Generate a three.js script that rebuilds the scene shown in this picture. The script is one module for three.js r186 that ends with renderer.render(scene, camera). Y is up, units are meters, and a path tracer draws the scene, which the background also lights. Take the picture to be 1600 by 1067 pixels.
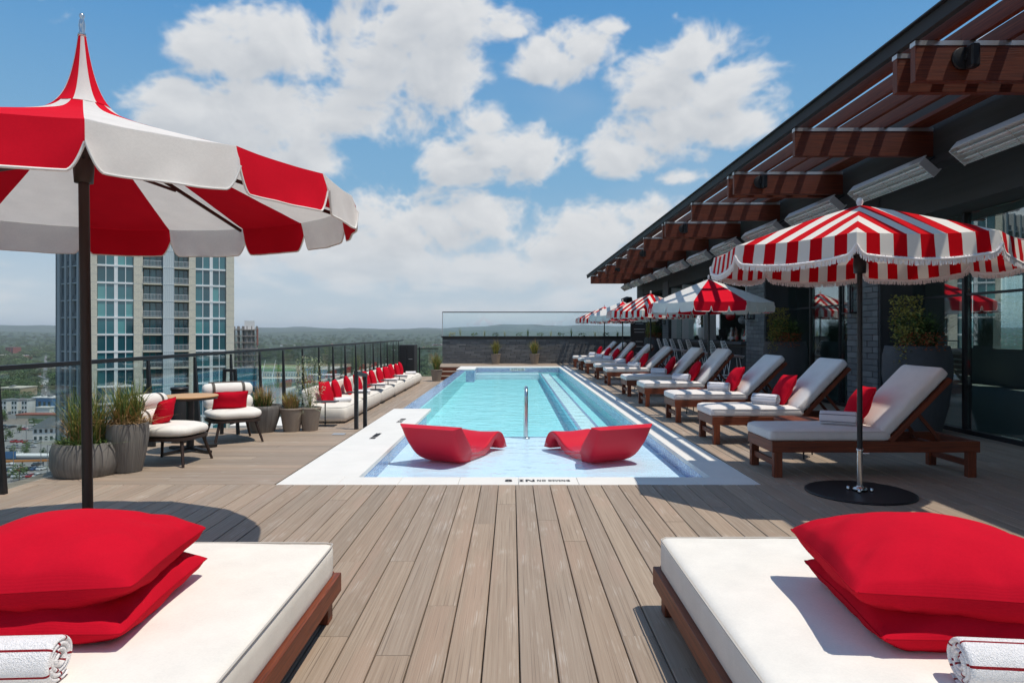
import * as THREE from 'three';
import { RoundedBoxGeometry } from 'three/addons/geometries/RoundedBoxGeometry.js';
import { TextGeometry } from 'three/addons/geometries/TextGeometry.js';
import { FontLoader } from 'three/addons/loaders/FontLoader.js';
import { ImprovedNoise } from 'three/addons/math/ImprovedNoise.js';
import { mergeGeometries, mergeVertices } from 'three/addons/utils/BufferGeometryUtils.js';

// ---------- camera, sky, sun, exposure ----------
const scene = new THREE.Scene();
const EYE = 1.3, FOCAL = 1067;                       // lens of 24 mm; y = 0 is the upper deck
const camera = new THREE.PerspectiveCamera(2 * Math.atan(533.5 / FOCAL) * 180 / Math.PI, 1600 / 1067, 0.05, 40000);
camera.position.set(0, EYE, 0);
camera.setViewOffset(1600, 1067, 0, 13.5, 1600, 1067);  // shifted lens: verticals stay upright
camera.updateMatrixWorld();
const renderer = new THREE.WebGLRenderer();
renderer.toneMapping = THREE.LinearToneMapping;
renderer.toneMappingExposure = 0.95;
renderer.shadowMap.enabled = true;

const sun = new THREE.DirectionalLight(new THREE.Color(1.0, 0.93, 0.82), 3.9);
sun.position.set(0.35 * 60, 60, 0.15 * 60 - 8);
sun.target.position.set(0, 0, -8);
sun.castShadow = true; sun.shadow.radius = 1; sun.shadow.mapSize.set(4096, 4096);
Object.assign(sun.shadow.camera, { left: -30, right: 30, top: 30, bottom: -30, near: 1, far: 150 });
scene.add(sun, sun.target);

const noise3 = new ImprovedNoise();
const N3 = (x, y, z) => noise3.noise(x, y, z);
const fbm = (x, y, z, o) => { let a = 0.5, s = 0, f = 1; for (let i = 0; i < o; i++) { s += a * N3(x * f, y * f, z * f + i * 7.3); a *= 0.5; f *= 2.03; } return s; };
const sstep = (a, b, x) => { const t = Math.min(1, Math.max(0, (x - a) / (b - a))); return t * t * (3 - 2 * t); };
const lerp = (a, b, t) => a + (b - a) * t;

function makeSky() {
  const W = 4096, H = 2048, data = new Float32Array(W * H * 4);
  // cumulus banks: azimuth, elevation, half width, half height (degrees)
  const blobs = [
    [-8.5, 24.5, 7, 4.6], [-12.5, 21.5, 6, 4.2], [-18, 22, 6.5, 2.8], [-23, 20.6, 3.6, 2], [-6.4, 20.8, 3.8, 3.2], [-21, 15.6, 6.4, 3.2], [-26, 16.2, 4, 2.2], [-17.4, 13.4, 3.6, 2], [-13, 17.6, 5, 2.6], [-24, 12.6, 5, 2.2],
    [3.2, 21.4, 3.4, 1.5], [6.4, 22.6, 2.8, 1.5], [8.4, 24, 1.8, 1.0],
    [-2.0, 17.2, 2.0, 1.5], [-1.4, 14.8, 3.4, 2.1], [1.6, 14.2, 3.6, 2.2], [-4.2, 13.6, 3.2, 1.8],
    [15, 21.4, 3.6, 2.4], [12.6, 19, 3.8, 2.6], [17, 18.6, 3.8, 2.6], [13.4, 16, 5.2, 2.8], [9.4, 14, 3.6, 1.8], [17.4, 15.8, 3, 2],
    [13.8, 12.4, 2, 0.8], [0, 23.8, 1, 0.5], 
    [-7, 8.6, 6.5, 2.8], [-3, 9.6, 3.6, 1.8], [-11.5, 9.6, 3.4, 1.6], [-12, 6, 7, 2.4], [-20, 7, 7, 2.4], [7, 8.6, 4.6, 2.4], [11.5, 9.8, 3.4, 1.7], [4.6, 6.8, 4, 1.8], [12.5, 8, 4.5, 2], [-2, 5, 9, 1.8], [8, 5, 8, 1.8], [-30, 7, 8, 2], [-38, 10, 6, 2],
    [22, 7, 7, 2.4], [30, 9, 7, 2.4], [36, 6, 8, 2], [-42, 24, 7, 3.4], [32, 27, 8, 3.2], [44, 18, 8, 3.4],
  ];
  const R2D = 180 / Math.PI;
  const cover = (az, el, x, y, z, oct) => {
    let d = -1;
    if (Math.abs(az) < 58 && el < 34) for (const b of blobs) {
      const u = (az - b[0]) / b[2]; if (u > 1.6 || u < -1.6) continue;
      let v = (el - b[1]) / b[3]; if (v < 0) v *= 1.25;
      const q = 1 - Math.sqrt(u * u + v * v); if (q > d) d = q;
    }
    d = Math.max(d, -0.85);
    const out = sstep(44, 58, Math.abs(az)) + sstep(29, 36, el);
    if (out > 0) {                                      // the same kind of broken cumulus goes on all round
      const k = 1 / (0.28 + Math.max(0, y));
      const g = fbm(x * k * 1.5 + 3.1, 4.2, z * k * 1.5 - 1.7, 3) * 3.2 - 0.28;
      d = lerp(d, Math.min(g, 0.9), Math.min(1, out));
    }
    d = Math.min(d, 0.62);
    const wx = 0.032 * N3(x * 9, y * 9, z * 9 + 4), wy = 0.032 * N3(x * 9 + 5, y * 9, z * 9), X = x + wx, Y = (y + wy) * 1.35, Z = z + 0.5 * wx;
    let n = fbm(X * 6, Y * 6, Z * 6 + 11, 2) * 0.9, a = 0.62, f = 13;
    for (let i = 0; i < oct; i++) { n += a * (0.26 - Math.abs(N3(X * f + i * 3.7, Y * f, Z * f))) * 1.0 + a * 0.45 * N3(X * f * 1.3, Y * f * 1.3 + i, Z * f * 1.3); a *= 0.62; f *= 2.07; }
    return d * 1.05 + n * 1.1;
  };
  const c = [0, 0, 0];
  for (let j = 0; j < H; j++) {
    const elr = ((j + 0.5) / H - 0.5) * Math.PI, el = elr * R2D, y = Math.sin(elr), cy = Math.cos(elr);
    const t = Math.max(0, el);
    // clear air
    const a1 = sstep(0, 13, t), a2 = sstep(8, 30, t), a3 = sstep(25, 85, t);
    const mix3 = (i, A, B, C, D) => lerp(lerp(lerp(A, B, a1), C, a2), D, a3);
    c[0] = mix3(0, 0.68, 0.27, 0.095, 0.05); c[1] = mix3(1, 0.78, 0.53, 0.34, 0.21); c[2] = mix3(2, 0.85, 0.79, 0.72, 0.52);
    for (let i = 0; i < W; i++) {
      const th = ((i + 0.5) / W - 0.5) * 2 * Math.PI, x = Math.cos(th) * cy, z = Math.sin(th) * cy, k = (j * W + i) * 4;
      let r = c[0], g = c[1], b = c[2];
      if (el > 0.2) {
        const az = Math.atan2(x, -z) * R2D, fine = Math.abs(az) < 42 && el < 30;
        if (!fine && (i % 3 || (j % 3 && el > 0.5))) { const q = i % 3 ? k - 4 : k - W * 4; data[k] = data[q]; data[k + 1] = data[q + 1]; data[k + 2] = data[q + 2]; data[k + 3] = 1; continue; }
        const d0 = cover(az, el, x, y, z, fine ? 5 : 3);
        const al = sstep(-0.22, 0.5, d0) * 0.96 * (0.35 + 0.65 * sstep(0.5, 8, el));
        const hazy = sstep(9, 2, el);
        if (al > 0.002) {
          // self shading: less cloud towards the sun (up and to the right) means a lit flank
          const e2 = el + 0.75, e2r = e2 / R2D, z2 = az + 0.45, zr = z2 / R2D;
          const d1 = cover(z2, e2, Math.sin(zr) * Math.cos(e2r), Math.sin(e2r), -Math.cos(zr) * Math.cos(e2r), fine ? 4 : 3);
          const e3 = el + 2.4, e3r = e3 / R2D, z3 = az + 1.2, zr3 = z3 / R2D, d2 = cover(z3, e3, Math.sin(zr3) * Math.cos(e3r), Math.sin(e3r), -Math.cos(zr3) * Math.cos(e3r), 1);
          const lit = Math.min(1, Math.max(0, 0.74 + 0.34 * (d0 - d1) - 0.36 * sstep(-0.1, 0.8, d2) + 0.16 * (1 - sstep(0.1, 0.8, d0))));
          const wr = lerp(0.58, 0.93, lit), wg = lerp(0.62, 0.94, lit), wb = lerp(0.675, 0.95, lit);
          r = lerp(r, lerp(wr, 0.82, hazy * 0.45), al); g = lerp(g, lerp(wg, 0.855, hazy * 0.45), al); b = lerp(b, lerp(wb, 0.885, hazy * 0.45), al);
        }
        const bank = sstep(10, 4, el) * sstep(0, 1.5, el) * sstep(-0.25, 0.35, fbm(x * 9 + 2, y * 26, z * 9, 5)) * 0.75;
        r = lerp(r, 0.87, bank); g = lerp(g, 0.90, bank); b = lerp(b, 0.93, bank);
        // thin high veil
        const veil = sstep(0.05, 0.5, fbm(x * 3 + 9, y * 7, z * 3, 4)) * 0.12;
        r = lerp(r, 0.8, veil); g = lerp(g, 0.84, veil); b = lerp(b, 0.88, veil);
      }
      data[k] = r * 0.88; data[k + 1] = g * 0.88; data[k + 2] = b * 0.88; data[k + 3] = 1;
    }
  }
  const t = new THREE.DataTexture(data, W, H, THREE.RGBAFormat, THREE.FloatType);
  t.mapping = THREE.EquirectangularReflectionMapping; t.magFilter = t.minFilter = THREE.LinearFilter; t.needsUpdate = true;
  return t;
}
const skyTexture = makeSky();
scene.background = skyTexture; scene.environment = skyTexture;
scene.fog = new THREE.FogExp2(new THREE.Color(0.80, 0.90, 1.0), 0.00008);

// ---------- helpers ----------
let seed = 20240611;
const rnd = () => { seed = (seed + 0x6D2B79F5) | 0; let t = Math.imul(seed ^ (seed >>> 15), 1 | seed); t = (t + Math.imul(t ^ (t >>> 7), 61 | t)) ^ t; return ((t ^ (t >>> 14)) >>> 0) / 4294967296; };
const rr = (a, b) => a + (b - a) * rnd();
const pick = a => a[Math.floor(rnd() * a.length)];
const V = (x, y, z) => new THREE.Vector3(x, y, z);
const RGB = (r, g, b) => new THREE.Color().setRGB(r, g, b);
const used = {};
const numbered = n => { const k = used[n] = (used[n] ?? -1) + 1; return k ? n + '_' + String(k).padStart(3, '0') : n; };
function mesh(name, geo, mat, parent) {
  const m = new THREE.Mesh(geo, mat); m.name = parent ? name : numbered(name); m.castShadow = m.receiveShadow = true;
  (parent || scene).add(m); return m;
}
function thing(name, label, category, pos = [0, 0, 0], turn = 0, group) {
  const o = new THREE.Group(); o.name = numbered(name); o.position.set(...pos); o.rotation.y = turn; o.userData = { label, category };
  if (group) o.userData.group = group; scene.add(o); return o;
}
function tag(o, label, category, group) { o.userData.label = label; o.userData.category = category; if (group) o.userData.group = group; return o; }
function structure(name, geo, mat) { const m = mesh(name, geo, mat); m.userData.kind = 'structure'; return m; }
function structureGroup(name) { const g = new THREE.Group(); g.name = numbered(name); g.userData.kind = 'structure'; scene.add(g); return g; }
function copyOf(src, label, pos, turn = 0) {
  const c = src.clone(); c.name = numbered(src.name.replace(/_\d{3}$/, '')); c.userData = { ...src.userData, label }; c.position.set(...pos); c.rotation.y = turn; scene.add(c); return c;
}
const merge = a => mergeGeometries(a.map(g => { const q = g.index ? g.toNonIndexed() : g; for (const k of Object.keys(q.attributes)) if (!['position', 'normal', 'uv'].includes(k)) q.deleteAttribute(k); return q; }));
// uv in metres from the dominant face direction; u runs along the grain axis
function metric(g, grain = 'x', off = [0, 0]) {
  const q = g.index ? g.toNonIndexed() : g, p = q.attributes.position, uv = new Float32Array(p.count * 2), a = V(), b = V(), c = V();
  for (let i = 0; i < p.count; i += 3) {
    a.fromBufferAttribute(p, i); b.fromBufferAttribute(p, i + 1); c.fromBufferAttribute(p, i + 2);
    const n = b.clone().sub(a).cross(c.clone().sub(a)), ax = Math.abs(n.x) > Math.abs(n.y) && Math.abs(n.x) > Math.abs(n.z) ? 'x' : Math.abs(n.y) > Math.abs(n.z) ? 'y' : 'z';
    let o = ['x', 'y', 'z'].filter(k => k !== ax); if (o[1] === grain) o.reverse();
    [a, b, c].forEach((v, k) => { uv[(i + k) * 2] = v[o[0]] + off[0]; uv[(i + k) * 2 + 1] = v[o[1]] + off[1]; });
  }
  q.setAttribute('uv', new THREE.BufferAttribute(uv, 2)); return q;
}
const move = (g, x, y, z) => { g.translate(x, y, z); return g; };
const box = (w, h, d, x = 0, y = 0, z = 0) => move(new THREE.BoxGeometry(w, h, d), x, y, z);
const rbox = (w, h, d, r, x = 0, y = 0, z = 0, s = 1) => move(new RoundedBoxGeometry(w, h, d, s, r), x, y, z);
const span = (x0, x1, y0, y1, z0, z1) => box(x1 - x0, y1 - y0, z1 - z0, (x0 + x1) / 2, (y0 + y1) / 2, (z0 + z1) / 2);
function rod(a, b, r0, r1 = r0, seg = 8) {
  const d = b.clone().sub(a), g = new THREE.CylinderGeometry(r1, r0, d.length(), seg);
  g.applyQuaternion(new THREE.Quaternion().setFromUnitVectors(V(0, 1, 0), d.clone().normalize())); const m = a.clone().add(b).multiplyScalar(0.5); return move(g, m.x, m.y, m.z);
}
const bar = (a, b, w, h) => { const d = b.clone().sub(a), g = new THREE.BoxGeometry(w, h, d.length()); g.applyMatrix4(new THREE.Matrix4().lookAt(b, a, V(0, 1, 0))); const m = a.clone().add(b).multiplyScalar(0.5); return move(g, m.x, m.y, m.z); };
const tube = (pts, r, n = 24, rs = 6, closed = false) => new THREE.TubeGeometry(new THREE.CatmullRomCurve3(pts, closed, 'centripetal'), n, r, rs, closed);
const lathe = (pts, seg = 28) => new THREE.LatheGeometry(pts.map(p => new THREE.Vector2(p[0], p[1])), seg);
// grid surface from f(u, v) -> Vector3
function surf(f, nu, nv, uvs = [1, 1]) {
  const g = new THREE.PlaneGeometry(1, 1, nu, nv), p = g.attributes.position, t = g.attributes.uv;
  for (let i = 0; i < p.count; i++) { const u = t.getX(i), v = 1 - t.getY(i), q = f(u, v); p.setXYZ(i, q.x, q.y, q.z); t.setXY(i, u * uvs[0], v * uvs[1]); }
  g.computeVertexNormals(); return g;
}
function plank(w, h, l, ch = 0.004) {           // along z, top edges eased
  const s = new THREE.Shape([[-w / 2, 0], [w / 2, 0], [w / 2, h - ch], [w / 2 - ch, h], [-w / 2 + ch, h], [-w / 2, h - ch]].map(p => new THREE.Vector2(p[0], p[1])));
  const g = new THREE.ExtrudeGeometry(s, { depth: l, bevelEnabled: false, steps: 1 }); g.translate(0, 0, -l / 2); return g;
}

// ---------- textures ----------
const hash = (x, y, s) => { let h = Math.imul(x, 374761393) + Math.imul(y, 668265263) + Math.imul(s, 1274126177); h = Math.imul(h ^ (h >>> 13), 1274126177); return ((h ^ (h >>> 16)) >>> 0) / 4294967296; };
function pn(x, y, px, py, s) {                       // periodic value noise
  const xi = Math.floor(x), yi = Math.floor(y), fx = x - xi, fy = y - yi, ux = fx * fx * (3 - 2 * fx), uy = fy * fy * (3 - 2 * fy), m = (a, b) => ((a % b) + b) % b;
  const x0 = m(xi, px), x1 = m(xi + 1, px), y0 = m(yi, py), y1 = m(yi + 1, py);
  return lerp(lerp(hash(x0, y0, s), hash(x1, y0, s), ux), lerp(hash(x0, y1, s), hash(x1, y1, s), ux), uy);
}
const pf = (u, v, fx, fy, s, o = 4) => { let a = 0.5, r = 0, t = 0; for (let i = 0; i < o; i++) { r += a * pn(u * fx, v * fy, fx, fy, s + i); t += a; a *= 0.55; fx *= 2; fy *= 2; } return r / t; };
function tex(w, h, f, rep = [1, 1], srgb = false) {
  const d = new Uint8Array(w * h * 4);
  for (let j = 0; j < h; j++) for (let i = 0; i < w; i++) { const c = f((i + 0.5) / w, (j + 0.5) / h), k = (j * w + i) * 4; for (let q = 0; q < 3; q++) d[k + q] = Math.max(0, Math.min(255, (c.length ? c[q] : c) * 255)); d[k + 3] = 255; }
  const t = new THREE.DataTexture(d, w, h); t.wrapS = t.wrapT = THREE.RepeatWrapping; t.magFilter = t.minFilter = THREE.LinearFilter; t.repeat.set(...rep); if (srgb) t.colorSpace = THREE.SRGBColorSpace; t.needsUpdate = true; return t;
}
const again = (t, rep) => { const c = t.clone(); c.repeat.set(...rep); c.needsUpdate = true; return c; };
const col = (A, B, t) => [lerp(A[0], B[0], t), lerp(A[1], B[1], t), lerp(A[2], B[2], t)];
// weathered hardwood decking: 2.4 m by 0.6 m
const deckTex = tex(1024, 512, (u, v) => {
  const g1 = pf(u, v, 6, 90, 1, 3), g2 = pf(u, v, 14, 220, 5, 2), big = pf(u, v, 4, 5, 9, 3), st = pf(u, v, 10, 8, 31, 4), sc = pf(u, v, 3, 160, 40, 2);
  let c = col([0.60, 0.535, 0.47], [0.74, 0.69, 0.63], g1 * 0.75 + g2 * 0.25); c = col(c, [0.71, 0.625, 0.56], sstep(0.5, 0.78, big) * 0.5); c = col(c, [0.80, 0.775, 0.74], sstep(0.58, 0.8, st) * sstep(0.4, 0.7, g2) * 0.7);
  c = col(c, [0.43, 0.385, 0.345], sstep(0.70, 0.85, sc) * 0.5); return c;
}, [1 / 2.4, 1 / 0.6], true);
const deckBump = tex(1024, 512, (u, v) => pf(u, v, 8, 150, 3, 3) * 0.7 + pf(u, v, 30, 256, 8, 2) * 0.3, [1 / 2.4, 1 / 0.6]);
// oiled hardwood: 1.2 m by 0.4 m
const oilTex = tex(512, 512, (u, v) => { const g = pf(u, v, 4, 46, 11, 4), w = pf(u, v, 10, 120, 17, 2); return col(col([0.36, 0.155, 0.075], [0.62, 0.31, 0.165], g), [0.29, 0.12, 0.06], sstep(0.6, 0.8, w) * 0.6); }, [1 / 1.2, 1 / 0.4], true);
const oilBump = tex(512, 512, (u, v) => pf(u, v, 6, 90, 21, 3), [1 / 1.2, 1 / 0.4]);
const weave = tex(256, 256, (u, v) => { const a = Math.sin(u * Math.PI * 2 * 32), b = Math.sin(v * Math.PI * 2 * 32); return 0.5 + 0.22 * a * b + 0.2 * (pf(u, v, 24, 24, 51, 3) - 0.5); }, [1 / 0.08, 1 / 0.08]);
const cord = tex(256, 256, (u, v) => { const b = Math.sin(v * Math.PI * 2 * 20 + 0.5 * pf(u, v, 12, 4, 3, 2)); return 0.5 + 0.34 * b + 0.3 * (pf(u, v, 60, 40, 57, 2) - 0.5); }, [1 / 0.07, 1 / 0.07]);
const cloth = tex(512, 512, (u, v) => 0.88 + 0.12 * pf(u, v, 6, 6, 61, 4) + 0.05 * (pf(u, v, 128, 128, 63, 1) - 0.5), [1 / 0.6, 1 / 0.6]);
const stone = tex(512, 512, (u, v) => 0.62 + 0.3 * pf(u, v, 8, 8, 71, 5) + 0.12 * pf(u, v, 100, 100, 77, 2), [1 / 1.2, 1 / 1.2]);
const ribs = tex(512, 256, (u, v) => { const n = pf(u, v, 90, 3, 81, 2), m = pf(u, v, 6, 5, 84, 4); return 0.45 + 0.4 * n + 0.3 * (m - 0.5); }, [1, 1]);
const mosaic = tex(512, 512, (u, v) => {
  const n = 20, x = u * n, y = v * n, fx = x - Math.floor(x), fy = y - Math.floor(y), h = hash(Math.floor(x), Math.floor(y), 91), e = Math.min(fx, 1 - fx, fy, 1 - fy);
  const c = h < 0.35 ? [0.30, 0.42, 0.70] : h < 0.7 ? [0.40, 0.55, 0.79] : h < 0.9 ? [0.54, 0.68, 0.86] : [0.68, 0.79, 0.90]; return e < 0.09 ? [0.74, 0.77, 0.80] : c;
}, [1 / 0.5, 1 / 0.5], true);
const ripple = tex(1024, 1024, (u, v) => pf(u, v, 14, 24, 101, 4) * 0.75 + pf(u, v, 5, 8, 107, 2) * 0.45, [1 / 3.2, 1 / 3.2]);
const plaster = tex(512, 512, (u, v) => 0.9 + 0.1 * pf(u, v, 10, 10, 121, 4), [1 / 2, 1 / 2]);
const stripes = tex(512, 64, (u) => { const s = Math.floor(u * 8) % 2; return s ? [0.915, 0.89, 0.85] : [0.80, 0.05, 0.10]; }, [1, 1], true);
const towelRed = tex(1024, 32, (u, v) => { const q = (u * 15) % 1; return q < 0.1 ? [0.55, 0.03, 0.09] : [0.95, 0.935, 0.93]; }, [1, 1], true);
const towelNavy = tex(1024, 32, (u, v) => { const q = (u * 15) % 1; return q < 0.09 ? [0.08, 0.06, 0.17] : [0.94, 0.93, 0.945]; }, [1, 1], true);
const terry = tex(256, 256, (u, v) => pf(u, v, 60, 60, 131, 2), [1 / 0.12, 1 / 0.12]);
const land = tex(1024, 1024, (u, v) => { const a = pf(u, v, 12, 12, 141, 5), b = pf(u, v, 60, 60, 147, 3), t = a * 0.6 + b * 0.4; return col(col([0.12, 0.19, 0.10], [0.26, 0.34, 0.19], sstep(0.3, 0.7, t)), [0.42, 0.43, 0.34], sstep(0.66, 0.8, a) * 0.7); }, [1 / 620, 1 / 620], true);
const landBump = tex(512, 512, (u, v) => pf(u, v, 60, 60, 151, 3), [1 / 420, 1 / 420]);
const asphalt = tex(256, 256, (u, v) => 0.75 + 0.35 * pf(u, v, 10, 10, 161, 4), [1 / 14, 1 / 14]);

// ---------- materials ----------
const S = (color, roughness = 0.8, o = {}) => new THREE.MeshStandardMaterial({ color: Array.isArray(color) ? RGB(...color) : color, roughness, ...o });
const F = (color, o = {}) => new THREE.MeshPhysicalMaterial({ color: RGB(...color), roughness: 1, specularIntensity: 0.12, ...o });
const Ph = (color, roughness, o = {}) => new THREE.MeshPhysicalMaterial({ color: RGB(...color), roughness, ...o });
const M = {};
M.deck = [[0.84, 0.785, 0.735], [0.76, 0.715, 0.675], [0.90, 0.85, 0.795], [0.81, 0.745, 0.69], [0.72, 0.685, 0.65], [0.87, 0.80, 0.74], [0.79, 0.75, 0.72]].map(c => S(c, 0.72, { map: deckTex, bumpMap: deckBump, bumpScale: 0.0016 }));
M.teak = [[0.80, 0.78, 0.76], [0.68, 0.66, 0.64], [0.88, 0.83, 0.79]].map(c => S(c, 0.5, { map: oilTex, bumpMap: oilBump, bumpScale: 0.0008 }));
M.pergola = [[0.66, 0.56, 0.53], [0.58, 0.50, 0.48], [0.72, 0.60, 0.56]].map(c => S(c, 0.6, { map: oilTex, bumpMap: oilBump, bumpScale: 0.0008 }));
M.white = F([0.84, 0.80, 0.73], { map: cloth, bumpMap: weave, bumpScale: 0.0005 });
M.cushion = F([0.80, 0.75, 0.715], { map: cloth, bumpMap: weave, bumpScale: 0.0006 });
M.cream = F([0.80, 0.745, 0.66], { map: cloth, bumpMap: weave, bumpScale: 0.0006 });
M.red = F([0.58, 0.007, 0.024], { map: cloth, bumpMap: cord, bumpScale: 0.0003 });
M.redSeam = F([0.38, 0.005, 0.016]);
M.piping = S([0.50, 0.47, 0.43], 0.9);
M.canvasRed = Ph([0.70, 0.009, 0.026], 1, { specularIntensity: 0.1, transmission: 0.04, thickness: 0, map: cloth, bumpMap: weave, bumpScale: 0.0004, side: THREE.DoubleSide });
M.canvasWhite = Ph([0.93, 0.89, 0.845], 1, { specularIntensity: 0.1, transmission: 0.3, thickness: 0, map: cloth, bumpMap: weave, bumpScale: 0.0004, side: THREE.DoubleSide });
M.canvasStripe = Ph([1, 1, 1], 1, { specularIntensity: 0.1, transmission: 0.2, thickness: 0, map: stripes, side: THREE.DoubleSide });
M.fringe = S([0.86, 0.80, 0.78], 0.95, { side: THREE.DoubleSide });
M.trim = S([0.82, 0.79, 0.75], 0.9, { side: THREE.DoubleSide });
M.black = S([0.018, 0.018, 0.02], 0.45, { metalness: 0.2 });
M.blackMatt = S([0.022, 0.023, 0.026], 0.75);
M.bronze = S([0.045, 0.028, 0.022], 0.45, { metalness: 0.3 });
M.charcoal = S([0.045, 0.045, 0.047], 0.6);
M.steel = S([0.62, 0.61, 0.60], 0.18, { metalness: 1 });
M.galv = S([0.55, 0.56, 0.57], 0.42, { metalness: 0.7 });
M.coping = S([0.80, 0.775, 0.725], 0.8, { map: plaster, bumpMap: stone, bumpScale: 0.001 });
M.bench = S([0.66, 0.88, 0.90], 0.8, { map: plaster });
M.mosaic = S([0.9, 0.9, 0.95], 0.25, { map: mosaic });
M.plaster = S([0.86, 0.93, 0.97], 0.8, { map: plaster });
M.shelf = S([0.74, 0.83, 0.95], 0.8, { map: plaster });
M.aqua = S([0.32, 0.76, 0.79], 0.8, { map: plaster });
M.aquaDeep = S([0.10, 0.52, 0.66], 0.8, { map: plaster });
M.water = Ph([0.88, 0.985, 1.0], 0.0, { transmission: 1, thickness: 0, ior: 1.33, specularIntensity: 0.55, bumpMap: ripple, bumpScale: 0.018 });
M.glass = Ph([0.905, 0.95, 0.945], 0.0, { transmission: 1, thickness: 0, ior: 1.5 });
M.clearGlass = Ph([0.935, 0.975, 0.98], 0.0, { transmission: 1, thickness: 0, ior: 1.45 });
M.shopGlass = Ph([0.74, 0.89, 0.87], 0.0, { transmission: 1, thickness: 0, ior: 3.2 });
M.glassEdge = S([0.10, 0.22, 0.20], 0.3);
M.potRib = S([0.27, 0.255, 0.235], 0.85, { map: ribs, bumpMap: ribs, bumpScale: 0.006 });
M.potTaupe = S([0.30, 0.245, 0.195], 0.7, { map: stone });
M.potDark = S([0.085, 0.088, 0.094], 0.85, { map: stone, bumpMap: stone, bumpScale: 0.004 });
M.soil = S([0.05, 0.037, 0.028], 1);
M.chaiseRed = Ph([0.60, 0.010, 0.028], 0.5, { specularIntensity: 0.5 });
M.brick = [[0.17, 0.175, 0.182], [0.14, 0.145, 0.152], [0.20, 0.203, 0.206], [0.155, 0.157, 0.16]].map(c => S(c, 0.88, { map: stone, bumpMap: stone, bumpScale: 0.004 }));
M.mortar = S([0.085, 0.087, 0.09], 0.95, { map: stone });
M.wallDark = S([0.055, 0.056, 0.058], 0.75, { map: stone });
M.ceiling = S([0.10, 0.10, 0.10], 0.8);
M.interior = S([0.27, 0.27, 0.26], 0.9);
M.teal = S([0.02, 0.22, 0.21], 0.6);
M.wireWhite = S([0.80, 0.79, 0.78], 0.45);
M.leafGreen = S([0.10, 0.16, 0.035], 0.75, { side: THREE.DoubleSide });
M.leafYellow = S([0.30, 0.27, 0.06], 0.75, { side: THREE.DoubleSide });
M.leafTan = S([0.42, 0.26, 0.11], 0.8, { side: THREE.DoubleSide });
M.leafDark = S([0.045, 0.085, 0.025], 0.75, { side: THREE.DoubleSide });
M.leafPale = S([0.42, 0.46, 0.30], 0.8, { side: THREE.DoubleSide });
M.leafOrange = S([0.33, 0.09, 0.03], 0.8, { side: THREE.DoubleSide });
M.towelRed = S([0.96, 0.96, 0.96], 1, { map: towelRed, bumpMap: terry, bumpScale: 0.004 });
M.towelNavy = S([0.93, 0.93, 0.95], 1, { map: towelNavy, bumpMap: terry, bumpScale: 0.004 });
M.towelPlain = S([0.86, 0.85, 0.86], 1, { bumpMap: terry, bumpScale: 0.004 });
M.tableOak = S([0.58, 0.33, 0.15], 0.5, { bumpMap: oilBump, bumpScale: 0.0006 });
M.ink = S([0.03, 0.03, 0.035], 0.7);

// ---------- decks ----------
const PITCH = 0.146, GAP = 0.006, LOW = -0.45;       // LOW: the lounge terrace three steps down
function boards(group, x0, x1, d0, d1, along, y, lo, hi, pitch = PITCH) {
  const [a0, a1, l0, l1] = along === 'z' ? [x0, x1, d0, d1] : [d0, d1, x0, x1];
  for (let a = a0; a < a1 - 0.02; a += pitch) {
    const w = Math.min(pitch, a1 - a) - GAP; let l = l0, first = true;
    while (l < l1 - 0.01) {
      let n = Math.min(l1, l + (first ? rr(lo * 0.35, hi) : rr(lo, hi))); if (l1 - n < 0.5) n = l1; first = false;
      const len = n - l - 0.003, g = metric(plank(w, 0.028, len, 0.003), 'z', [rr(0, 9), rr(0, 9)]), o = mesh('board', g, pick(M.deck), group);
      const mid = (l + n) / 2; if (along === 'z') o.position.set(a + pitch / 2, y - 0.028 + rr(-0.0012, 0.0008), -mid); else { o.rotation.y = Math.PI / 2; o.position.set(mid, y - 0.028 + rr(-0.0012, 0.0008), -(a + pitch / 2)); }
      l = n;
    }
  }
}
const front = 5.85;
const deckMain = structureGroup('main_deck'); boards(deckMain, -4.35, 5.9, -0.6, front - 0.004, 'z', 0, 1.8, 4.2);
const deckLeft = structureGroup('side_deck'); boards(deckLeft, -4.35, -2.04, front, 9.3, 'x', 0, 2.4, 3);
const deckRight = structureGroup('walkway_deck'); boards(deckRight, 2.15, 5.9, front, 26.6, 'z', 0, 2.4, 4.6);
const deckFar = structureGroup('far_deck'); boards(deckFar, -3.0, 5.9, 26.62, 28.88, 'x', 0, 3, 5);
const terrace = structureGroup('terrace_deck'); boards(terrace, -4.35, -2.0, 9.3, 27.6, 'z', LOW, 2.4, 4.6);
// boards end joints sit on a dark substructure
structure('deck_underlay', merge([span(-4.33, 5.9, -0.12, -0.045, -front, 0.6), span(-4.33, -2.06, -0.6, -0.045, -9.28, -front), span(2.16, 5.9, -0.12, -0.045, -26.6, -front), span(-2.95, 5.9, -0.12, -0.045, -28.9, -26.62)]), M.blackMatt);
structure('terrace_underlay', span(-4.33, -1.98, LOW - 0.15, LOW - 0.045, -27.6, -9.3), M.blackMatt);
mesh('edge_board', metric(span(-4.36, -2.0, LOW, -0.034, -9.322, -9.302)), M.deck[1], deckLeft);
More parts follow.
